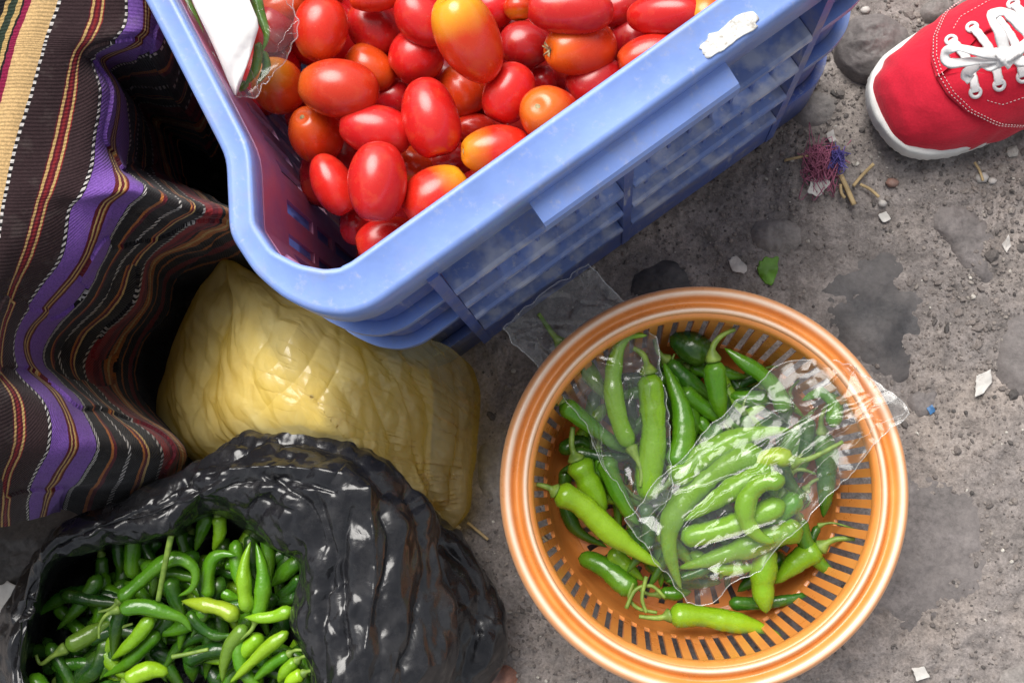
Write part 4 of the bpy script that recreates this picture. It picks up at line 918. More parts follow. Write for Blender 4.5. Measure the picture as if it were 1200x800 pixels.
def basket_floor():
    rr = [.004, .016, .019, .040, .043, .063, .066, .0845, .0875]; na = 120; V = []
    a = np.linspace(0, 2*np.pi, na, endpoint=False)
    for z in (.0100, .0072):
        for r_ in rr: V += [(r_*math.cos(t), r_*math.sin(t), z) for t in a]
    F = []; o = len(rr)*na
    sol = lambda i, j: not (i % 2 == 0 and i < 8 and (j % 3 == 1 if i > 2 else j % 8 in (2, 3, 4)))
    for i in range(len(rr)-1):
        for j in range(na):
            if not sol(i, j): continue
            j2 = (j+1) % na; A, B_, C_, D = i*na+j, i*na+j2, (i+1)*na+j2, (i+1)*na+j
            F += [[A, D, C_, B_], [A+o, B_+o, C_+o, D+o]]
            for di, dj, e in ((-1, 0, (A, B_)), (1, 0, (D, C_)), (0, -1, (A, D)), (0, 1, (B_, C_))):
                x, y = i+di, (j+dj) % na
                if not 0 <= x < len(rr)-1 or not sol(x, y): F.append([e[0], e[1], e[1]+o, e[0]+o])
    return np.array(V)+BC, F
mk('floor_grid', *basket_floor(), MAT['orange'], basket, smooth=False)
basket.rotation_euler = (math.radians(-.4), math.radians(3.2), 0); basket.location = (BC[0]-.0058, BC[1], .0045)   # it stands on uneven cobbles, left side raised

# ================================================================== THE WOVEN BLANKET
def build_cloth():
    # guide lines of the weave (u = 0 .. 9), each through the same 18 stations from the top of the picture to the bottom
    G1 = [(85, -40), (67, 15), (58, 40), (50, 68), (38, 112), (22, 165), (14, 200), (9, 225), (5, 245), (-3, 300), (-12, 350), (-22, 395), (-24, 430), (-15, 470), (-12, 520), (-20, 560), (-28, 588), (-32, 616)]
    G2 = [(120, -40), (115, 15), (106, 42), (90, 68), (83, 112), (72, 165), (63, 200), (55, 225), (48, 245), (32, 300), (13, 350), (0, 395), (-2, 430), (20, 468), (23, 518), (9, 560), (5, 588), (4, 616)]
    G3 = [(146, -40), (149, 18), (138, 42), (106, 63), (118, 108), (111, 165), (107, 200), (98, 226), (82, 246), (71, 302), (36, 352), (13, 393), (17, 432), (52, 470), (59, 521), (41, 558), (31, 584), (28, 606)]
    G4 = [(170, -35), (175, 25), (165, 46), (116, 70), (136, 112), (131, 165), (139, 197), (148, 220), (126, 241), (100, 303), (66, 348), (31, 393), (34, 430), (74, 469), (90, 520), (70, 560), (54, 580), (48, 602)]
    G5 = [(200, -25), (190, 42), (176, 64), (128, 82), (146, 120), (149, 165), (146, 193), (172, 222), (152, 246), (117, 303), (95, 352), (55, 394), (50, 430), (92, 470), (117, 520), (98, 559), (84, 578), (78, 598)]
    G6 = [(225, 0), (206, 90), (192, 104), (146, 104), (160, 135), (160, 170), (162, 196), (212, 236), (186, 260), (142, 303), (122, 350), (78, 394), (74, 432), (106, 468), (151, 520), (143, 560), (130, 588), (122, 616)]
    G7 = [(240, 30), (222, 120), (206, 128), (164, 124), (172, 150), (176, 178), (182, 205), (240, 242), (206, 273), (170, 303), (157, 355), (120, 394), (102, 432), (124, 470), (187, 521), (186, 558), (178, 588), (165, 616)]
    G8 = [(258, 60), (240, 145), (222, 150), (188, 144), (192, 165), (198, 192), (210, 215), (272, 250), (238, 278), (180, 306), (171, 356), (146, 393), (132, 430), (144, 472), (206, 521), (208, 550), (200, 588), (185, 616)]
    G9 = [(285, 110), (262, 190), (245, 185), (222, 172), (224, 190), (228, 212), (240, 232), (312, 282), (285, 310), (218, 330), (205, 372), (180, 405), (170, 440), (182, 480), (218, 528), (218, 560), (206, 610), (190, 655)]
    Gs = [np.array(g, float) for g in (G1, G2, G3, G4, G5, G6, G7, G8, G9)]
    Gs = [Gs[0]-(430, -16), Gs[0]-(320, -16), Gs[0]-(150, -16), Gs[0]-(41, 0)]+Gs+[Gs[8]+np.array([[75, 25]])]
    zr = {  # heights: stations A-C upper fold, D-G hollow, H ridge, then the hanging folds
        -3: [.012]*18, -2: [.20]*18, -1: [.272]*18, 0: [.272]*18, 1: [.268]*18,
        2: [.262, .262, .262, .258, .256, .256, .258, .260, .258, .254, .250, .246, .244, .248, .25, .246, .24, .23],
        3: [.255, .256, .258, .246, .246, .246, .248, .252, .248, .238, .230, .224, .224, .232, .236, .226, .21, .19],
        4: [.246, .248, .246, .220, .222, .222, .232, .250, .240, .224, .212, .200, .200, .212, .222, .206, .18, .16],
        5: [.225, .226, .222, .170, .170, .170, .190, .246, .230, .204, .188, .170, .170, .188, .205, .186, .15, .12],
        6: [.17, .16, .155, .110, .110, .112, .130, .240, .214, .176, .158, .138, .138, .158, .182, .160, .12, .09],
        7: [.12, .11, .105, .065, .065, .068, .085, .232, .19, .146, .126, .104, .104, .124, .152, .13, .09, .06],
        8: [.08, .07, .065, .035, .035, .035, .050, .215, .15, .106, .086, .064, .064, .084, .115, .095, .06, .03],
        9: [.02, .02, .015, .010, .010, .010, .012, .14, .06, .02, .014, .010, .010, .014, .03, .02, .012, .010], 10: [.008]*18}
    C = np.zeros((14, 18, 3))
    for k, g in enumerate(Gs): C[k, :, :2] = g; C[k, :, 2] = zr[k-3]
    P = WA(C)
    nu, nv = 360, 420
    A = np.array([catmull(P[k], nv) for k in range(14)])
    Gd = np.array([catmull(A[:, j], nu) for j in range(nv)]).transpose(1, 0, 2)
    u = np.repeat(np.linspace(-3, 10, nu)[:, None], nv, 1)
    ref = Gd[int(nu*.485)]; d = np.r_[0, np.cumsum(np.linalg.norm(np.diff(ref, axis=0), axis=1))]
    v = np.array([np.r_[0, np.cumsum(np.linalg.norm(np.diff(Gd[k], axis=0), axis=1))] for k in range(nu)])
    v = v*.5+.5*d[None]
    for _ in range(6):
        Gd[1:-1, 1:-1] = .5*Gd[1:-1, 1:-1]+.125*(Gd[:-2, 1:-1]+Gd[2:, 1:-1]+Gd[1:-1, :-2]+Gd[1:-1, 2:])
    N = normals_grid(Gd); Gd = Gd+N*(.0016*fbm(Gd, 28, 3, 4))[..., None]
    th = .0022
    V = np.concatenate([Gd.reshape(-1, 3), (Gd-N*th*np.sign(N[..., 2:3]+1e-9)).reshape(-1, 3)]); n = nu*nv
    F = grid_faces(nu, nv); F2 = F[:, ::-1]+n
    E = []
    e = [i*nv for i in range(nu)]; E += [[a, b, b+n, a+n] for a, b in zip(e[:-1], e[1:])]
    e = [i*nv+nv-1 for i in range(nu)]; E += [[b, a, a+n, b+n] for a, b in zip(e[:-1], e[1:])]
    e = list(range(nv)); E += [[b, a, a+n, b+n] for a, b in zip(e[:-1], e[1:])]
    o = mk('woven_blanket', V, np.concatenate([F, F2, np.array(E)]), MAT['cloth'], attrs={'u': np.r_[u.ravel(), u.ravel()], 'v': np.r_[v.ravel(), v.ravel()]})
    tag(o, 'striped handwoven wool blanket in brown, purple, tan and red hanging in deep folds', 'blanket')
build_cloth()

# ================================================================== BAGS
def rings_surface(rings, nu, nv):
    """Closed rings of (x, y, z) control points joined into one surface."""
    Rg = np.array([catmull(WA(np.array(r, float)), nu, True) for r in rings])
    return np.array([catmull(Rg[:, j], nv) for j in range(nu)]).transpose(1, 0, 2)
def crumple(G, amp, f, seed, wrap=True, amp2=.35, keep=None):
    N = normals_grid(G, wrap)
    c = crease(G, f, seed); c2 = crease(G, f*2.3, seed+3)
    d = amp*(c-.5)*1.6+amp*amp2*(c2-.5)*1.6+amp*.6*ridged(G, f*.45, 2, seed+1)
    if keep is not None: d = d*keep
    return G+N*d[..., None]
def px_of(G):
    p = (G-CAM) @ ROT; return np.stack([600-p[..., 0]*FOC/p[..., 2], 400+p[..., 1]*FOC/p[..., 2]], -1)
def creases(G, lines):
    """Folds of a sheet along traced lines: sharp crests of (height, half width in pixels, line)."""
    px = px_of(G); d = np.zeros(px.shape[:2]); wob = 5*noise3(np.stack([px[..., 0], px[..., 1], 0*px[..., 0]], -1), .05, 4)
    for h, w, line in lines:
        L_ = catmull(np.array(line, float), 26); dd = np.full(px.shape[:2], 1e9)
        for a, b in zip(L_[:-1], L_[1:]):
            ab = b-a; t_s = np.clip(((px-a) @ ab)/(ab @ ab), 0, 1); dd = np.minimum(dd, np.linalg.norm(px-a-t_s[..., None]*ab, axis=-1))
        d = d+h*np.exp(-np.abs(dd+wob*.3)/w)
    return d
def build_black():
    z = lambda L, h: [(x, y, hh) for (x, y), hh in zip(L, h if isinstance(h, list) else [h]*12)]
    Mo = [(33, 738), (62, 660), (118, 637), (192, 626), (250, 599), (312, 632), (352, 660), (341, 728), (362, 812), (250, 900), (100, 900), (33, 805)]
    Cc = np.array([205, 745]); sh = lambda L, k, d=(0, 0): [tuple(Cc+(np.array(p)-Cc)*k+d) for p in L]
    I0 = sh(Mo, .98, (2, 2)); I1 = sh(Mo, .93, (4, 4)); I2 = sh(Mo, .80, (4, 2)); I3 = sh(Mo, .35)
    Cr = [(27, 735), (56, 652), (108, 624), (190, 606), (265, 575), (338, 590), (392, 630), (388, 715), (400, 812), (250, 930), (90, 930), (26, 810)]
    C2 = [(10, 728), (52, 642), (112, 606), (195, 575), (290, 532), (390, 548), (452, 600), (458, 690), (450, 815), (255, 960), (80, 960), (5, 815)]
    Ou = [(-6, 722), (62, 629), (128, 588), (214, 546), (306, 500), (418, 513), (494, 580), (516, 662), (500, 815), (260, 990), (60, 990), (-25, 825)]
    Un = [(2, 725), (68, 640), (136, 602), (220, 562), (310, 520), (412, 530), (482, 590), (500, 670), (486, 815), (260, 980), (66, 980), (-15, 820)]
    Sk = [(0, 725), (72, 648), (140, 610), (224, 575), (318, 530), (430, 545), (535, 628), (588, 716), (548, 812), (265, 975), (66, 970), (-20, 820)]
    Gd = [(8, 725), (78, 655), (146, 618), (228, 580), (320, 540), (430, 556), (530, 640), (578, 716), (540, 812), (265, 965), (72, 960), (-12, 815)]
    rings = [z(I3, .03), z(I2, .045), z(I1, .085), z(I0, .125), z(Mo, [.150, .152, .152, .150, .150, .155, .158, .156, .15, .15, .15, .15]),
             z(Cr, [.156, .160, .164, .166, .170, .176, .176, .174, .168, .16, .155, .155]), z(C2, [.150, .155, .160, .164, .168, .172, .170, .166, .16, .15, .15, .15]),
             z(Ou, [.12, .13, .14, .142, .140, .136, .128, .124, .12, .11, .11, .11]), z(Un, [.09, .10, .115, .115, .11, .10, .092, .085, .08, .08, .08, .08]),
             z(Sk, [.05, .05, .06, .06, .06, .06, .055, .045, .04, .05, .05, .05]), z(Gd, [.004]*12)]
    G = rings_surface(rings, 720, 330)
    tt = np.linspace(0, 1, 330)[:, None]; keep = np.clip((tt-.30)/.10, .12, 1)*np.clip((1-tt)/.08, .2, 1)
    # pleats running out from the mouth over the fold
    th = np.linspace(0, 2*np.pi, 720, endpoint=False)[None]
    N = normals_grid(G, True)
    q = np.stack([np.cos(th)*3.2+0*tt, np.sin(th)*3.2+0*tt, tt*1.6+0*th], -1)
    G = G+N*(.0020*ridged(q, .8, 2, 6)*keep)[..., None]
    N = normals_grid(G, True); ct, sn = np.cos(th)+0*tt, np.sin(th)+0*tt; T3 = lambda a, b: np.stack([ct*a, sn*a, tt*b+0*th], -1)
    d = .0040*facet(T3(1.3, 7.), 1., 11, .5)+.0030*facet(T3(3.5, 16.), 1., 5, .5)+.0040*facet(G, 24, 3, .5)+.0034*facet(G, 52, 8, .5)+.0016*facet(G, 115, 9)
    d = d+(tt > .3)*creases(G, ((.006, 8, [(372, 580), (386, 650), (372, 720), (382, 800)]), (.005, 7, [(412, 596), (398, 665), (404, 770)]), (.007, 9, [(478, 580), (502, 650), (494, 725), (472, 810)]), (.004, 6, [(352, 650), (341, 722), (358, 800)]),
                       (.005, 7, [(100, 622), (200, 602), (270, 572), (330, 560), (392, 576)]), (.006, 9, [(250, 540), (320, 514), (405, 530), (455, 575)]), (.005, 6, [(308, 556), (362, 592), (376, 640)]), (-.006, 9, [(430, 575), (440, 660), (428, 760)]),
                       (.004, 6, [(215, 560), (235, 585), (232, 602)]), (.004, 6, [(150, 600), (190, 585), (214, 560)]), (-.005, 8, [(270, 548), (340, 548), (400, 560)]), (.004, 5, [(340, 600), (300, 590), (285, 600)]), (.004, 5, [(448, 690), (462, 640), (452, 600)]), (.005, 6, [(520, 640), (560, 700), (545, 790)])))
    G = G+N*(d*keep)[..., None]
    c = G[0].mean(0)
    V = np.r_[G.reshape(-1, 3), [c]]; F = grid_faces(330, 720, True).tolist()+[[(j+1) % 720, j, len(V)-1] for j in range(720)]
    V[:, 2] = np.maximum(V[:, 2], .002)
    o = mk('plastic_bag', V, F, MAT['black'], smooth=True)
    tag(o, 'crumpled glossy black plastic bag, mouth rolled open over green chillies', 'bag')
build_black()
def build_yellow():
    out = [(183, 470, .02), (192, 435, .03), (212, 378, .05), (243, 325, .07), (268, 304, .09), (332, 340, .115), (432, 380, .105), (522, 404, .088), (550, 440, .06), (554, 490, .045), (550, 560, .035), (545, 602, .03), (518, 624, .024), (478, 606, .02), (400, 590, .015), (300, 580, .015), (215, 535, .015), (188, 502, .015)]
    nu, nv = 620, 230
    O = catmull(np.array(out, float), nu, True); cen = np.array([365, 465.])
    rr = np.linspace(0, 1, nv)
    U = np.zeros((nv, nu, 3)); U[..., :2] = cen+(O[None, :, :2]-cen)*rr[:, None, None]
    sm = lambda x, a, b: np.mean([np.interp(x+o_, a, b) for o_ in np.linspace(-45, 45, 13)], 0)
    top = sm(U[..., 0], [180, 260, 380, 440, 500, 560], [.10, .155, .165, .135, .095, .065])
    prof = (1-rr**2.6)[:, None]**.75
    U[..., 2] = O[None, :, 2]*(1-prof)+np.maximum(top, O[None, :, 2]+.005)*prof
    G = WA(U); keep = np.clip((1-rr)/.06, .25, 1)[:, None]
    N = normals_grid(G, True)
    # long pleats pulled towards the tied end at the right, then fine crumpling
    ax = (U[..., 0]-520)*.02; ang = np.arctan2(U[..., 1]-560, U[..., 0]-640)
    pl = ridged(np.stack([ang*9, ax*.5, 0*ang], -1), 1.0, 3, 5)
    amt = np.interp(U[..., 0], [200, 330, 450, 540], [.0006, .0014, .0030, .0036])
    G = G+N*(amt*.35*pl*keep)[..., None]
    st = np.stack([(G[..., 0]*.8+G[..., 1]*.6)*1.5, (G[..., 1]*.8-G[..., 0]*.6)*.8, G[..., 2]], -1)
    N = normals_grid(G, True); G = G+N*((.0042*facet(st, 14, 3)+.0034*facet(st, 33, 6)+.0019*facet(st, 62, 9)+.0008*facet(G, 120, 12)
        +creases(G, ((.0045, 7, [(438, 396), (468, 450), (488, 520), (512, 604)]), (.004, 5, [(470, 402), (500, 470), (506, 560), (522, 616)]), (.003, 6, [(428, 402), (440, 470), (470, 530)]), (.003, 4, [(530, 428), (536, 500), (530, 592)]),
                     (.0022, 9, [(382, 388), (352, 440), (300, 486)]), (.002, 8, [(330, 362), (302, 420), (290, 474)]), (.003, 8, [(265, 350), (242, 420), (226, 486)]), (-.003, 7, [(455, 420), (478, 490), (492, 570)]), (-.0016, 9, [(352, 380), (326, 430), (300, 450)]), (.0018, 5, [(400, 380), (396, 430), (372, 470)]))))*keep)[..., None]
    thin = np.interp(U[..., 0]-.25*(U[..., 1]-480), [330, 455, 540], [.50, .66, 1.])
    # underside
    B = G[::-1][1:].copy(); B[..., 2] = np.minimum(.004+0*B[..., 2], G[::-1][1:][..., 2]-.002)
    G2 = np.concatenate([G, B]); th2 = np.concatenate([thin, thin[::-1][1:]])
    o = mk('plastic_bag', G2.reshape(-1, 3), grid_faces(len(G2), nu, True), MAT['yellow'], attrs={'thin': th2.ravel()})
    tag(o, 'bulging translucent yellow plastic bag between crate and black bag', 'bag')
    # what fills the bag
    q = np.array([(x, y) for x, y, z in out]); q = cen+(q-cen)*.86-(20, 4); Oc = catmull(q, 90, True); V = []
    r2 = np.linspace(0, 1, 24)
    C0 = Oc.mean(0); Uc = np.zeros((24, 90, 3)); Uc[..., :2] = C0+(Oc[None]-C0)*r2[:, None, None]
    Uc[..., 2] = .006+(np.interp(Uc[..., 0], [180, 260, 380, 440, 500], [.085, .142, .152, .118, .07]))*(1-r2**2.4)[:, None]
    G = WA(Uc); G = G+.003*fbm(G, 40, 3, 5)[..., None]*np.array([0, 0, 1])
    k = mk('sack_content', G.reshape(-1, 3), grid_faces(24, 90, True).tolist(), MAT['yolk'])
    tag(k, 'pale yellow lump filling the translucent yellow bag', 'food')
MAT['yolk'] = m_plain('yellow_food', (.95, .79, .16), .6, .3, .12, 40)
build_yellow()
# ------------------------------------------------------------------ clear films lying on the chillies
def drape(X, Y, keep, base, lift=.0016, slope=.10, blur=60):
    Z = np.full(X.shape, base) if np.isscalar(base) else base.copy()
    for (x, y, z, r, k) in PTS:
        if keep is not None and k not in keep: continue
        d = np.hypot(X-x, Y-y); m = d < .08
        h = np.where(d < r, z+np.sqrt(np.maximum(r*r-d*d, 0)), z-(d-r)*slope)
        Z = np.where(m, np.maximum(Z, h+lift), Z)
    raw = Z.copy()
    for _ in range(blur):
        p = np.pad(Z, 1, 'edge'); Z = (p[:-2, 1:-1]+p[2:, 1:-1]+p[1:-1, :-2]+p[1:-1, 2:]+2*Z)/6
    Z = np.maximum(Z+.002, raw)
    for _ in range(5):
        p = np.pad(Z, 1, 'edge'); Z = (p[:-2, 1:-1]+p[2:, 1:-1]+p[1:-1, :-2]+p[1:-1, 2:]+2*Z)/6
    return Z, raw
def film_bag(name, edges, zc, keep, label, nu=110, nv=90, seed=0, amp=.0014, cat_='bag', mat='film', extra=None, floor=None):
    """A clear bag: four edge polylines (top, right, bottom, left in pixels), draped over the chillies it holds; two sheets joined at the edge."""
    T, R_, B, L = [even(catmull(np.array(e, float), 60) if len(e) > 2 else np.array(e, float), n) for e, n in zip(edges, (nu, nv, nu, nv))]
    a = np.linspace(0, 1, nu)[None, :, None]; b = np.linspace(0, 1, nv)[:, None, None]
    Q = (1-b)*T[None]+b*B[None]+(1-a)*L[:, None]+a*R_[:, None]-((1-a)*(1-b)*T[0]+a*(1-b)*T[-1]+(1-a)*b*B[0]+a*b*B[-1])
    q3 = np.concatenate([Q, 0*Q[..., :1]], -1); Q = Q+np.stack([5.5*noise3(q3, .035, seed+70)+2.2*noise3(q3, .11, seed+71), 5.5*noise3(q3, .035, seed+72)+2.2*noise3(q3, .11, seed+73)], -1)
    aa, bb = np.linspace(0, 1, nu)[None, :], np.linspace(0, 1, nv)[:, None]
    zb = (1-bb)*((1-aa)*zc[0]+aa*zc[1])+bb*((1-aa)*zc[3]+aa*zc[2])
    U = np.concatenate([Q, zb[..., None]], -1); P = WA(U)
    Z, raw = drape(P[..., 0], P[..., 1], keep, zb)
    edge = np.minimum(np.minimum(aa, 1-aa)*nu, np.minimum(bb, 1-bb)*nv); edge = np.clip(edge/(.2*min(nu, nv)), 0, 1); edge = edge*edge*(3-2*edge)
    U2 = U.copy(); U2[..., 2] = zb+(Z-zb)*edge+.001; P = WA(U2)
    N = normals_grid(P)
    up = N*np.sign(N[..., 2:3]); rs = np.random.default_rng(seed)
    fold = 0*aa+0*bb
    for _ in range(9):
        t0 = rs.normal()*.5+(.3 if rs.random() < .7 else 1.6); c0 = rs.uniform(.05, .95, 2); w = rs.uniform(.006, .016); dd = (aa-c0[0])*math.sin(t0)-(bb-c0[1])*math.cos(t0); al = (aa-c0[0])*math.cos(t0)+(bb-c0[1])*math.sin(t0)
        fold = fold+rs.uniform(.5, 1.)*np.exp(-(np.abs(dd)/w)**1.3)*np.exp(-(al/rs.uniform(.2, .6))**2)*(1 if rs.random() < .7 else -1)
    P = P+up*(amp*1.0*fold+amp*2.0*facet(P, 24, seed)+amp*.55*facet(P, 62, seed+4)+amp*.15*facet(P, 140, seed+6))[..., None]
    if extra: P = extra(P, Q)
    U3 = U.copy(); U3[..., 2] = zb-.0006-.005*edge; Lw = WA(U3)
    Lw = Lw+(.0008*fbm(Lw, 60, 3, seed)*edge)[..., None]*np.array([0, 0, 1]); n = nu*nv
    F = grid_faces(nv, nu); E = np.zeros((0, 4), int)
    o = mk(name, np.concatenate([P.reshape(-1, 3), Lw.reshape(-1, 3)]), np.concatenate([F, F[:, ::-1]+n]), MAT[mat])
    tag(o, label, cat_, None)
    ring = list(range(nu))+[i*nu+nu-1 for i in range(1, nv)]+[(nv-1)*nu+i for i in range(nu-2, -1, -1)]+[i*nu for i in range(nv-2, 0, -1)]
    loop = P.reshape(-1, 3)[ring]; loop = even(np.r_[loop, loop[:1]], 260); glint_threads = [tube(loop, .00042, 5)]
    for _ in range(9):                                   # pale threads put in for the glints of creases running in from the edges
        k0 = rs.integers(0, len(ring)); i0, j0 = divmod(ring[k0], nu); i1, j1 = int(np.clip(i0+rs.normal()*nv*.3, 1, nv-2)), int(np.clip(j0+rs.normal()*nu*.25, 1, nu-2)); q = np.linspace(0, 1, 24)
        glint_threads.append(tube(np.array([P[int(round(i0+(i1-i0)*t)), int(round(j0+(j1-j0)*t))] for t in q])+(0, 0, .0004), .00026*(1-.8*q), 4))
    mk('seam', *cat(*glint_threads), MAT['glint_threads'], o); return o
def in_poly(Q, poly):
    """Soft mask of a convex polygon given in pixels."""
    poly = np.array(poly, float); c = poly.mean(0); m = np.full(Q.shape[:2], 1e9)
    for a, b in zip(poly, np.roll(poly, -1, 0)):
        n = np.array([b[1]-a[1], a[0]-b[0]]); n /= np.linalg.norm(n)
        if (c-a) @ n < 0: n = -n
        m = np.minimum(m, (Q-a) @ n)
    return np.clip(m/2.2+.6, 0, 1)
def flat_facets(polys, lean=.0):
    """Stiff creased facets of the film: each polygon becomes one flat piece turned to mirror the sun into the camera for a white glint."""
    def f(P, Q):
        for poly in polys:
            w = in_poly(Q, poly)
            if w.max() < .5: continue
            k = w > .5; c = P[k].mean(0); v = (CAM-c)/np.linalg.norm(CAM-c); n = v+np.array(SUN_DIR); n /= np.linalg.norm(n)
            z = c[2]-(n[0]*(P[..., 0]-c[0])+n[1]*(P[..., 1]-c[1]))/n[2]+.0008
            P[..., 2] = P[..., 2]*(1-w)+z*w
        return P
    return f
FA = [[(1001, 435), (986, 468), (1016, 460)], [(982, 470), (974, 482), (904, 518), (908, 512)], [(900, 515), (896, 522), (866, 538), (868, 532)], [(744, 606), (766, 602), (778, 618), (772, 632)], [(830, 664), (848, 654), (838, 678)]]
FB = [[(730, 548), (738, 542), (744, 570), (738, 572)], [(604, 392), (630, 383), (629, 387), (606, 396)], [(650, 399), (690, 401), (688, 404), (652, 402)]]
film_bag('clear_bag', [Z1([(28, 138), (110, 68), (198, 12)]), Z1([(198, 12), (268, 98), (325, 185), (345, 330), (345, 440)]), Z1([(292, 500), (318, 480), (345, 440)]), Z1([(28, 138), (105, 220), (190, 330), (245, 430), (292, 500)])],
         (.092, .088, .088, .076), (1,), 'clear cellophane bag of chillies sagging over the upper left of the basket rim', seed=2, amp=.0022, floor=.074, nu=190, nv=170, extra=flat_facets(FB))
film_bag('clear_bag', [Z1([(258, 492), (400, 345), (545, 215), (690, 205)]), Z1([(690, 205), (745, 250), (792, 290)]), Z1([(372, 652), (440, 640), (560, 540), (680, 405), (792, 290)]), Z1([(258, 492), (300, 540), (340, 590), (372, 652)])],
         (.090, .098, .108, .072), (2,), 'clear cellophane bag of chillies slanting across the middle of the basket to its right rim', nu=210, nv=150, seed=8, amp=.0018, extra=flat_facets(FA), floor=.058)
# the packet at the crate end: clear film, a white sheet added for the film's sky glare, green pods
for k, (p, r, z, lb) in enumerate([([(296, -30), (302, 10), (312, 40), (306, 62)], 7, .262, 'green pod at the right edge of the packet on the tomatoes'), ([(304, 50), (300, 80), (286, 102)], 7, .258, 'green pod at the pointed lower end of the packet'), ([(306, 60), (312, 78), (300, 100)], 6, .250, 'thin green pod under the film right of the white glare sheet'),
                                   ([(208, -20), (224, 14), (240, 46)], 7, .262, 'green pod along the left edge of the packet next to the crate rim'), ([(290, 96), (280, 108)], 5, .256, 'small green pod at the very tip of the packet')]):
    chilli(p, r, z, 'g', lb, None, group='green pods in the clear packet', keep=3)
wv = []
WN = 16
for i in range(WN):
    t = i/(WN-1); l = even(np.array([(204, -60), (226, 4), (248, 50), (274, 111)], float), WN)[i]; r_ = even(np.array([(280, -60), (292, 0), (304, 28), (294, 62), (277, 112)], float), WN)[i]
    for j in range(14): q = l+(r_-l)*j/13; wv.append((q[0], q[1], .282-.012*t**2+.0022*math.sin(math.pi*j/13)+.0012*math.sin(i*1.1+j*.5)))
wv = WA(np.array(wv)); nW = WN*14; wv = np.r_[wv, wv-(0, 0, .0008)]; wf = grid_faces(WN, 14).tolist(); wf += [[x+nW for x in q[::-1]] for q in wf]
ring = list(range(14))+[i*14+13 for i in range(1, WN)]+[(WN-1)*14+i for i in range(12, -1, -1)]+[i*14 for i in range(WN-2, 0, -1)]
wf += [[b, a, a+nW, b+nW] for a, b in zip(ring, ring[1:]+ring[:1])]
o = mk('glare_sheet', wv, wf, MAT['paper']); tag(o, 'pointed white sheet standing for sky glare inside the clear packet at the crate end', 'paper')
film_bag('clear_packet', [[(196, -60), (240, -62), (330, -60)], [(330, -60), (342, 10), (345, 48), (322, 84)], [(270, 114), (300, 112), (322, 84)], [(196, -60), (222, 20), (246, 66), (270, 114)]],
         (.286, .286, .256, .262), (3,), 'clear film packet of green pods lying on the tomatoes at the crate end', nu=90, nv=80, seed=5, amp=.0020, cat_='packet', floor=.248)

# ================================================================== THE RED SHOE AND THE FOOT IN IT
TOE = W(1013, 146, 0); HEEL = W(1013+400, 146-160, 0); SA = (HEEL-TOE)/np.linalg.norm(HEEL-TOE); SB = np.array([-SA[1], SA[0], 0]); SL = .262
def SH(x, y, z): return TOE+SA*x+SB*y+np.array([0, 0, z])
# outline of the sole: x from toe, right (lower in the picture) and left half widths
SX = np.array([0, .004, .012, .025, .045, .07, .095, .13, .17, .21, .24, .256, .262])
SRt = np.array([.006, .024, .036, .044, .049, .0505, .049, .043, .036, .034, .031, .020, .004])
SLt = np.array([.004, .018, .029, .038, .044, .048, .048, .045, .039, .035, .031, .020, .004])
def sole_w(x, side): return np.interp(x, SX, SRt if side < 0 else SLt)
def sole_outline(n=60, inset=0., amp=0.):
    t = (1-np.cos(np.linspace(0, np.pi, n)))/2*SL
    a = np.array([(x, -sole_w(x, -1)) for x in t]); b = np.array([(x, sole_w(x, 1)) for x in t[::-1]])
    P = np.r_[a, b[1:-1]]; P = catmull(P, 3*n, True)
    for _ in range(2): P = .25*np.roll(P, 1, 0)+.5*P+.25*np.roll(P, -1, 0)
    tn = np.roll(P, -1, 0)-np.roll(P, 1, 0); tn /= np.linalg.norm(tn, axis=1)[:, None]+1e-9; nn = np.stack([tn[:, 1], -tn[:, 0]], 1)
    return P-nn*(inset)+nn*(amp[:, None] if np.ndim(amp) else amp)
shoe = empty('canvas_shoe', SH(.12, 0, 0)); tag(shoe, 'red canvas lace up shoe with white rubber sole and white laces', 'shoe')
nO = 180
ridge = .00035*np.sin(np.arange(nO)*np.pi*.86)
lay = [(.006, .002), (.0015, .004), (0, .008), (0, .013), (0, .0135), (0, .020), (.0012, .0225), (.004, .0232), (.009, .0240), (.017, .0246), (.028, .022)]
V = []
lay = lay[:8]+[(.8, .0236), (.5, .0238), (.1, .0238)]
for k, (ins, z) in enumerate(lay):
    P = sole_outline(60, ins, ridge if 1 <= k <= 3 else 0.) if k < 8 else np.array([.12, 0])+(sole_outline(60, .004)-[.12, 0])*ins
    spring = .010*np.clip((.05-P[:, 0])/.05, 0, 1)**1.6
    V += [SH(x, y, z+s) for (x, y), s in zip(P, spring)]
mk('sole', np.array(V), grid_faces(len(lay), nO, True).tolist()+[list(range(nO))], MAT['rubber'], shoe)
# canvas upper: cross sections along the shoe
HT = lambda x: np.interp(x, [0, .0035, .008, .014, .024, .04, .065, .09, .115, .14, .17, .20, .235, .262], [.022, .0250, .0385, .0465, .0535, .060, .064, .069, .076, .086, .090, .078, .080, .082])
def upper_point(x, w):
    """w from -1 (right edge at the sole) over the top to +1 (left edge)."""
    s = -1 if w < 0 else 1
    half = max(.001, float(sole_w(x, s))-.0042+.0072*float(np.interp(x, [.0, .03, .07, .11], [0, .05, .6, 1.]))); h = float(HT(x)); z0 = .0135+.010*max(0, (.05-x)/.05)**1.6
    a = abs(w)*np.pi/2; p = 1.5
    y = s*half*abs(np.sin(a))**(.80)*(1+.03*np.sin(2*a)); z = z0+(h-z0)*max(0, np.cos(a))**.85
    return y, z
xs = np.r_[np.linspace(.0035, .03, 20), np.linspace(.034, .118, 34)]
ws = np.linspace(-1, 1, 61)
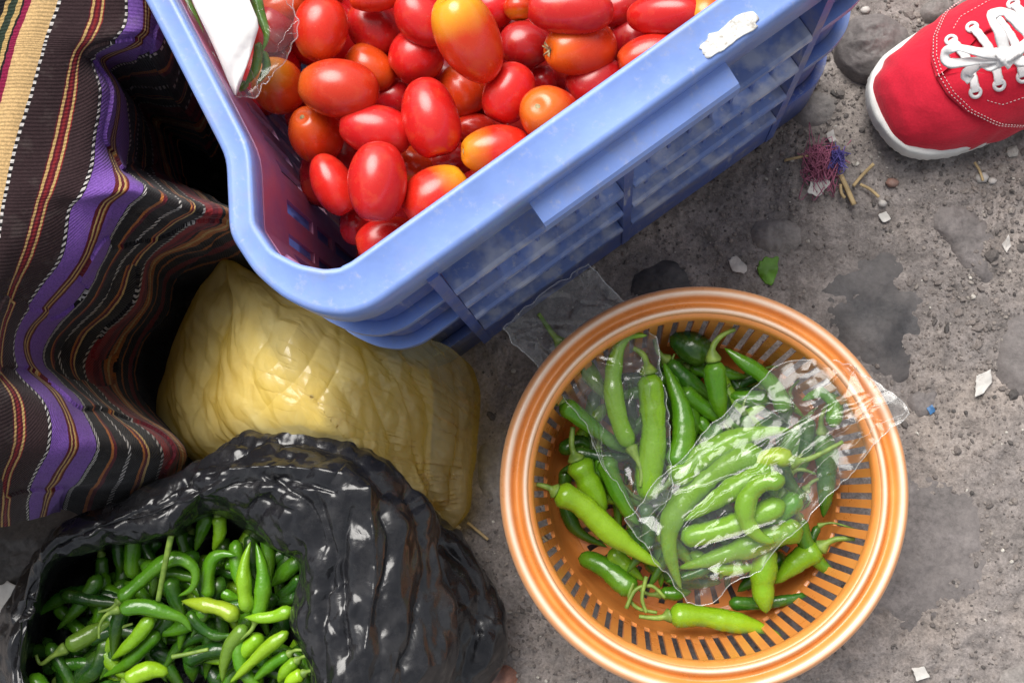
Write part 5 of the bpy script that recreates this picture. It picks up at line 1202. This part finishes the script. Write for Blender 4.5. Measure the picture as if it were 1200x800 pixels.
def upper_sheet(xs, ws, off=0., wr=.0008):
    G = np.array([[SH(x, *upper_point(x, w)) for w in ws] for x in xs]); N = normals_grid(G); N *= np.sign(N[..., 2:3]+.2)
    return G+N*(off+wr*fbm(G, 55, 3, 4)+wr*.8*np.sin(G @ SA*260+3*fbm(G, 20, 2, 3)))[..., None], N
G, N = upper_sheet(xs, ws); mk('vamp', G.reshape(-1, 3), grid_faces(len(xs), 61).tolist(), MAT['canvas'], shoe)
# the quarters: overlapping layer behind the curved seam, open at the throat
def seam_x(w): return .052+.062*abs(w)**1.8 if abs(w) < .93 else .12
def quarter(side):
    ww = np.linspace(.0, 1, 30); G = []
    for w in ww:
        x0 = float(np.interp(w, [0, .15, .35, .6, .8, 1.], [.040, .042, .050, .069, .092, .125]))
        row = []
        for x in np.linspace(x0, SL-.003, 60):
            thr = float(np.interp(x, [.042, .056, .075, .13, .165, .19, .225, .262], [.0, .03, .13, .20, .34, .52, .56, .42])); w2 = max(w, thr+.0*w) if w < thr else w
            y, z = upper_point(x, side*w2); row.append(SH(x, y, z+.0016))
        G.append(row)
    G = np.array(G); N = normals_grid(G); N *= np.sign(N[..., 2:3]+.15)
    G = G+N*(.0012+.0007*fbm(G, 60, 3, 9))[..., None]
    V = np.r_[G.reshape(-1, 3), (G-N*.0016).reshape(-1, 3)]; n = G.shape[0]*60; F = grid_faces(30, 60); E = []
    for ring in ([i*60 for i in range(30)], list(range(60))): E += [[a, b, b+n, a+n] for a, b in zip(ring[:-1], ring[1:])]
    return V, F.tolist()+(F[:, ::-1]+n).tolist()+E
for sd in (-1, 1): mk('quarter', *quarter(sd), MAT['canvas'], shoe)
tg = [(x, w) for x in np.linspace(.062, .175, 20) for w in np.linspace(-.30, .30, 11)]
G = np.array([SH(x, *upper_point(x, w)) for x, w in tg])-(0, 0, .0012); mk('tongue', G, grid_faces(20, 11).tolist(), MAT['canvas'], shoe)
def on_upper(x, w, off=.0032):
    p = SH(x, *upper_point(x, w)); q = SH(x+.002, *upper_point(x+.002, w)); r_ = SH(x, *upper_point(x, w+.01 if w < .95 else w-.01))
    n = np.cross(q-p, r_-p); n /= np.linalg.norm(n)+1e-12
    if n[2] < 0: n = -n
    return p+n*off, n
# double stitched seams as short threads
st = []
for sd in (-1, 1):
    for d in (.0022, .0048):
        ww = np.linspace(.0, .97, 160); pts = np.array([on_upper(float(np.interp(w, [0, .15, .35, .6, .8, 1.], [.040, .042, .050, .069, .092, .125]))+d, sd*w, .0034)[0] for w in ww])
        L = np.linalg.norm(np.diff(pts, axis=0), axis=1).sum(); pts = even(pts, int(L/.00135))
        for k in range(0, len(pts)-1, 2): st.append(tube(pts[k:k+2], .00034, 4))
    pts = np.array([on_upper(x, sd*float(np.interp(x, [.055, .075, .13, .165], [.20, .40, .45, .6])), .0032)[0] for x in np.linspace(.066, .2, 80)]); L = np.linalg.norm(np.diff(pts, axis=0), axis=1).sum(); pts = even(pts, int(L/.00135))
    for k in range(0, len(pts)-1, 2): st.append(tube(pts[k:k+2], .0003, 4))
mk('stitching', *cat(*st), MAT['stitch'], shoe)
def proj(p):
    q = ROT.T @ (np.asarray(p)-CAM); return np.array([600+q[0]*FOC/-q[2], 400-q[1]*FOC/-q[2]])
_cand = [(x, w, proj(on_upper(x, -w, .0036)[0])) for x in np.linspace(.05, .15, 51) for w in np.linspace(.12, .6, 33)]
EYX, EW = [], []
for t in ((1143, 108), (1170, 100), (1198, 91), (1224, 80), (1248, 66)):
    x, w, _ = min(_cand, key=lambda c: np.linalg.norm(c[2]-t)); EYX.append(x); EW.append(w)
for sd in (-1, 1):
    for x, w in zip(EYX, EW):
        p, n = on_upper(x, sd*w, .0036); t1 = np.cross(n, [0, 0, 1.]); t1 /= np.linalg.norm(t1); t2 = np.cross(n, t1)
        a = np.linspace(0, 2*np.pi, 20, endpoint=False); C = np.array([p+.0034*(t1*math.cos(q)+t2*math.sin(q)) for q in a])
        b = np.linspace(0, 2*np.pi, 8, endpoint=False); rad = np.array([t1*math.cos(q)+t2*math.sin(q) for q in a])
        v = (C[:, None]+.0013*(np.cos(b)[None, :, None]*rad[:, None]+np.sin(b)[None, :, None]*n)).reshape(-1, 3)
        f = [[i*8+j, ((i+1) % 20)*8+j, ((i+1) % 20)*8+(j+1) % 8, i*8+(j+1) % 8] for i in range(20) for j in range(8)]
        mk('eyelet', v, f, MAT['eyelet'], shoe)
def ribbon(pts, w=.0072, th=.0014, twist=0.):
    C = catmull(np.array(pts), 34); T, N, B = frames(C); up = np.array([0, 0, 1.]); V = []
    for k, (c, t) in enumerate(zip(C, T)):
        side = np.cross(t, up); l = np.linalg.norm(side); side = side/l if l > .2 else N[k]; nn = np.cross(side, t)
        a = twist*math.sin(k*.5); s2 = side*math.cos(a)+nn*math.sin(a); n2 = np.cross(s2, t)
        ww = w/2*(1+.06*math.sin(k*1.7))
        for cx, cz in ((-1, .1), (-.6, 1), (.6, 1), (1, .1), (.6, -1), (-.6, -1)): V.append(c+s2*cx*ww+n2*cz*th/2)
    return np.array(V), grid_faces(len(C), 6, True).tolist()+[list(range(6))[::-1], list(range(len(C)*6-6, len(C)*6))]
lac = []
for k in range(5):
    P_ = []
    for w in (-EW[k], -EW[k]*.72, -EW[k]*.3, 0, EW[k]*.3, EW[k]*.72, EW[k]): p, n = on_upper(EYX[k]+.003*(1-abs(w)/EW[k]), w, .0046 if abs(w) < EW[k]*.9 else .0038); P_.append(p)
    lac.append(ribbon(P_, .0064))
mk('shoelace', *cat(*lac), MAT['lace'], shoe)
def LP(pts): return [W(x, y, z) for x, y, z in pts]
kn = W(1178, 66, .098)
bow = [ribbon(LP([(1178, 66, .098), (1150, 62, .104), (1122, 56, .100), (1108, 62, .094), (1112, 74, .092), (1140, 72, .098), (1176, 68, .097)]), .0068, .0014, .35),
       ribbon(LP([(1178, 64, .098), (1172, 40, .106), (1162, 20, .106), (1176, 14, .104), (1192, 26, .104), (1206, 46, .102), (1184, 66, .098)]), .0078, .0014, .4),
       ribbon(LP([(1176, 68, .097), (1160, 78, .095), (1148, 74, .090), (1132, 88, .084), (1138, 94, .084)]), .0078, .0016, .3),
       ribbon(LP([(1182, 66, .097), (1200, 72, .096), (1216, 60, .094), (1232, 66, .090)]), .0078, .0016, .3),
       ribbon(LP([(1170, 58, .098), (1176, 66, .104), (1184, 76, .098)]), .0085, .003, .1), ribbon(LP([(1168, 74, .096), (1180, 66, .1035), (1192, 58, .097)]), .009, .003, .1)]
mk('shoelace_bow', *cat(*bow), MAT['lace'], shoe)
def build_foot():
    """The wearer's foot and lower leg rising out of the shoe."""
    P = [SH(.085, 0, .038), SH(.12, .0, .048), SH(.155, .0, .060), SH(.19, 0, .075), SH(.212, 0, .10), SH(.216, 0, .14), SH(.214, 0, .20), SH(.210, 0, .28), SH(.206, 0, .36), SH(.204, 0, .40)]
    R = [.020, .027, .031, .035, .037, .034, .038, .047, .052, .050]
    C = catmull(P, 40); rr = np.interp(np.linspace(0, 9, 40), range(10), R)
    o = mk('person', *tube(C, rr, 20), MAT['skin']); tag(o, 'bare ankle and lower leg of a person wearing the red shoe', 'person')
build_foot()

# ================================================================== LITTER ON THE GROUND
def scrap(name, pts, mat, label, cat_, z=.004, th=.0006, seed=0, wav=.0016, group=None):
    o = flake(0, 0, z, pts, th, name, MAT[mat], None, seed, wav, name != 'leaf_fragment'); tag(o, label, cat_, group); return o
def GZ(x, y): p = W(x, y, 0); return float(ground_z(np.array([p[0]]), np.array([p[1]]))[0])
GL = 'paper scraps on the dirt'
scrap('paper_scrap', [(1069, 783), (1083, 779), (1088, 792), (1074, 797)], 'scrap_white', 'clean white paper scrap near the bottom right corner stone', 'paper scrap', GZ(1078, 788)+.004, group=GL)
scrap('paper_scrap', [(1144, 440), (1160, 434), (1162, 448), (1152, 462), (1143, 464)], 'scrap_white', 'torn white paper scrap to the right of the basket', 'paper scrap', GZ(1152, 448)+.003, seed=2, group=GL)
scrap('paper_scrap', [(1030, 252), (1038, 248), (1044, 257), (1034, 261)], 'scrap_white', 'small white paper scrap below the toe of the red shoe', 'paper scrap', GZ(1036, 254)+.003, seed=3, group=GL)
scrap('paper_scrap', [(852, 305), (862, 299), (876, 312), (872, 322), (858, 318)], 'scrap', 'dirty crumpled paper scrap beside the green leaf fragment', 'paper scrap', GZ(864, 311)+.003, seed=4, group=GL)
scrap('paper_scrap', [(945, 226), (952, 210), (968, 203), (972, 216), (958, 232)], 'scrap_white', 'crumpled whitish scrap under the tuft of red threads', 'paper scrap', GZ(958, 218)+.004, seed=5, wav=.003, group=GL)
scrap('paper_scrap', [(968, 158), (976, 153), (980, 164), (972, 168)], 'scrap', 'cream scrap above the tuft of red threads', 'paper scrap', GZ(974, 160)+.003, seed=6, group=GL)
scrap('paper_scrap', [(-20, 700), (8, 682), (30, 690), (12, 726), (-16, 748)], 'scrap_white', 'white paper edge at the left beside the black bag', 'paper scrap', .05, seed=7, group=GL)
scrap('paper_scrap', [(1174, 286), (1181, 276), (1186, 288), (1180, 296)], 'scrap', 'pale chip at the right edge below the brown stone', 'paper scrap', GZ(1180, 286)+.003, seed=8, group=GL)
scrap('leaf_fragment', [(888, 316), (892, 304), (910, 302), (912, 318), (904, 334), (894, 330)], 'leaf', 'bright green leaf fragment on the dirt above the basket', 'leaf', GZ(900, 318)+.004, .0005, 9, .002)
scrap('plastic_chip', [(1086, 478), (1092, 474), (1096, 482), (1090, 486)], 'blue_bit', 'tiny blue plastic chip right of the basket rim', 'chip', GZ(1090, 480)+.003, .0006, 10)
def straw(pts, r, label, z=.005):
    zz = [GZ(x, y)+z for x, y in pts]; C = catmull(WA([(x, y, h) for (x, y), h in zip(pts, zz)]), 10) if len(pts) > 2 else even(WA([(x, y, h) for (x, y), h in zip(pts, zz)]), 6)
    o = mk('straw', *tube(C, r, 6, flat=(1, .5)), MAT['straw']); tag(o, label, 'straw', 'straw bits around the thread tuft')
straw([(919, 188), (938, 184), (958, 180)], .0011, 'straw pointing left from the thread tuft')
straw([(985, 205), (993, 222), (1001, 240)], .0020, 'thick straw pointing down from the thread tuft')
straw([(1000, 218), (1010, 206), (1024, 192)], .0013, 'straw right of the tuft pointing up to the shoe sole')
straw([(985, 216), (986, 226), (990, 232)], .0012, 'short straw beside the thick downward one')
straw([(1008, 216), (1020, 222), (1030, 231)], .0012, 'short darker straw right below the upward pointing one')
straw([(1142, 190), (1148, 200), (1152, 212)], .0010, 'thin straw under the red shoe near the brown stone')
straw([(630, 622), (640, 632), (652, 640)], .0012, 'straw lying between black bag and basket')
straw([(548, 612), (560, 622), (572, 632)], .0012, 'straw beside the lower end of the yellow bag')
def tuft(c, n, spread, mat, label):
    p0 = W(*c, 0)+(0, 0, GZ(*c)+.003); parts = []
    for k in range(n):
        a = RNG.uniform(0, 6.28); s = spread*RNG.uniform(.4, 1.); C = [p0+np.array([RNG.normal()*s*.5, RNG.normal()*s*.7, abs(RNG.normal())*.004]) for _ in range(5)]
        parts.append(tube(catmull(C, 18), .00022+.0002*RNG.random(), 4))
    o = mk('thread_tuft', *cat(*parts), MAT[mat]); tag(o, label, 'thread tuft')
tuft((962, 192), 90, .017, 'thread', 'tangled tuft of dark red threads left of the shoe toe')
tuft((980, 186), 60, .008, 'thread_blue', 'knot of violet blue threads in the red tuft')
for k, (x, y, r, lb) in enumerate([(1151, 208, 9, 'pale pinkish pebble under the shoe sole right of the straws'), (1046, 214, 9, 'flat reddish pebble just below the toe of the shoe'), (1034, 238, 6, 'small light pebble beside the white scrap below the shoe'), (1163, 212, 6, 'round pale pebble next to the pinkish one'), (928, 118, 6, 'grey pebble beside the crate corner'), (1014, 12, 7, 'white pebble at the top between crate and shoe')]):
    iv, jf = ico(); V = iv*np.array([r, r*.75, r*.5])*SZ(0)*(1+RNG.uniform(-.15, .15, (12, 1))); p = W(x, y, GZ(x, y)+.002)
    tag(mk('pebble', V+p, jf, MAT['scrap'] if k != 1 else MAT['brick']), lb, 'pebble', 'larger pebbles near the shoe')
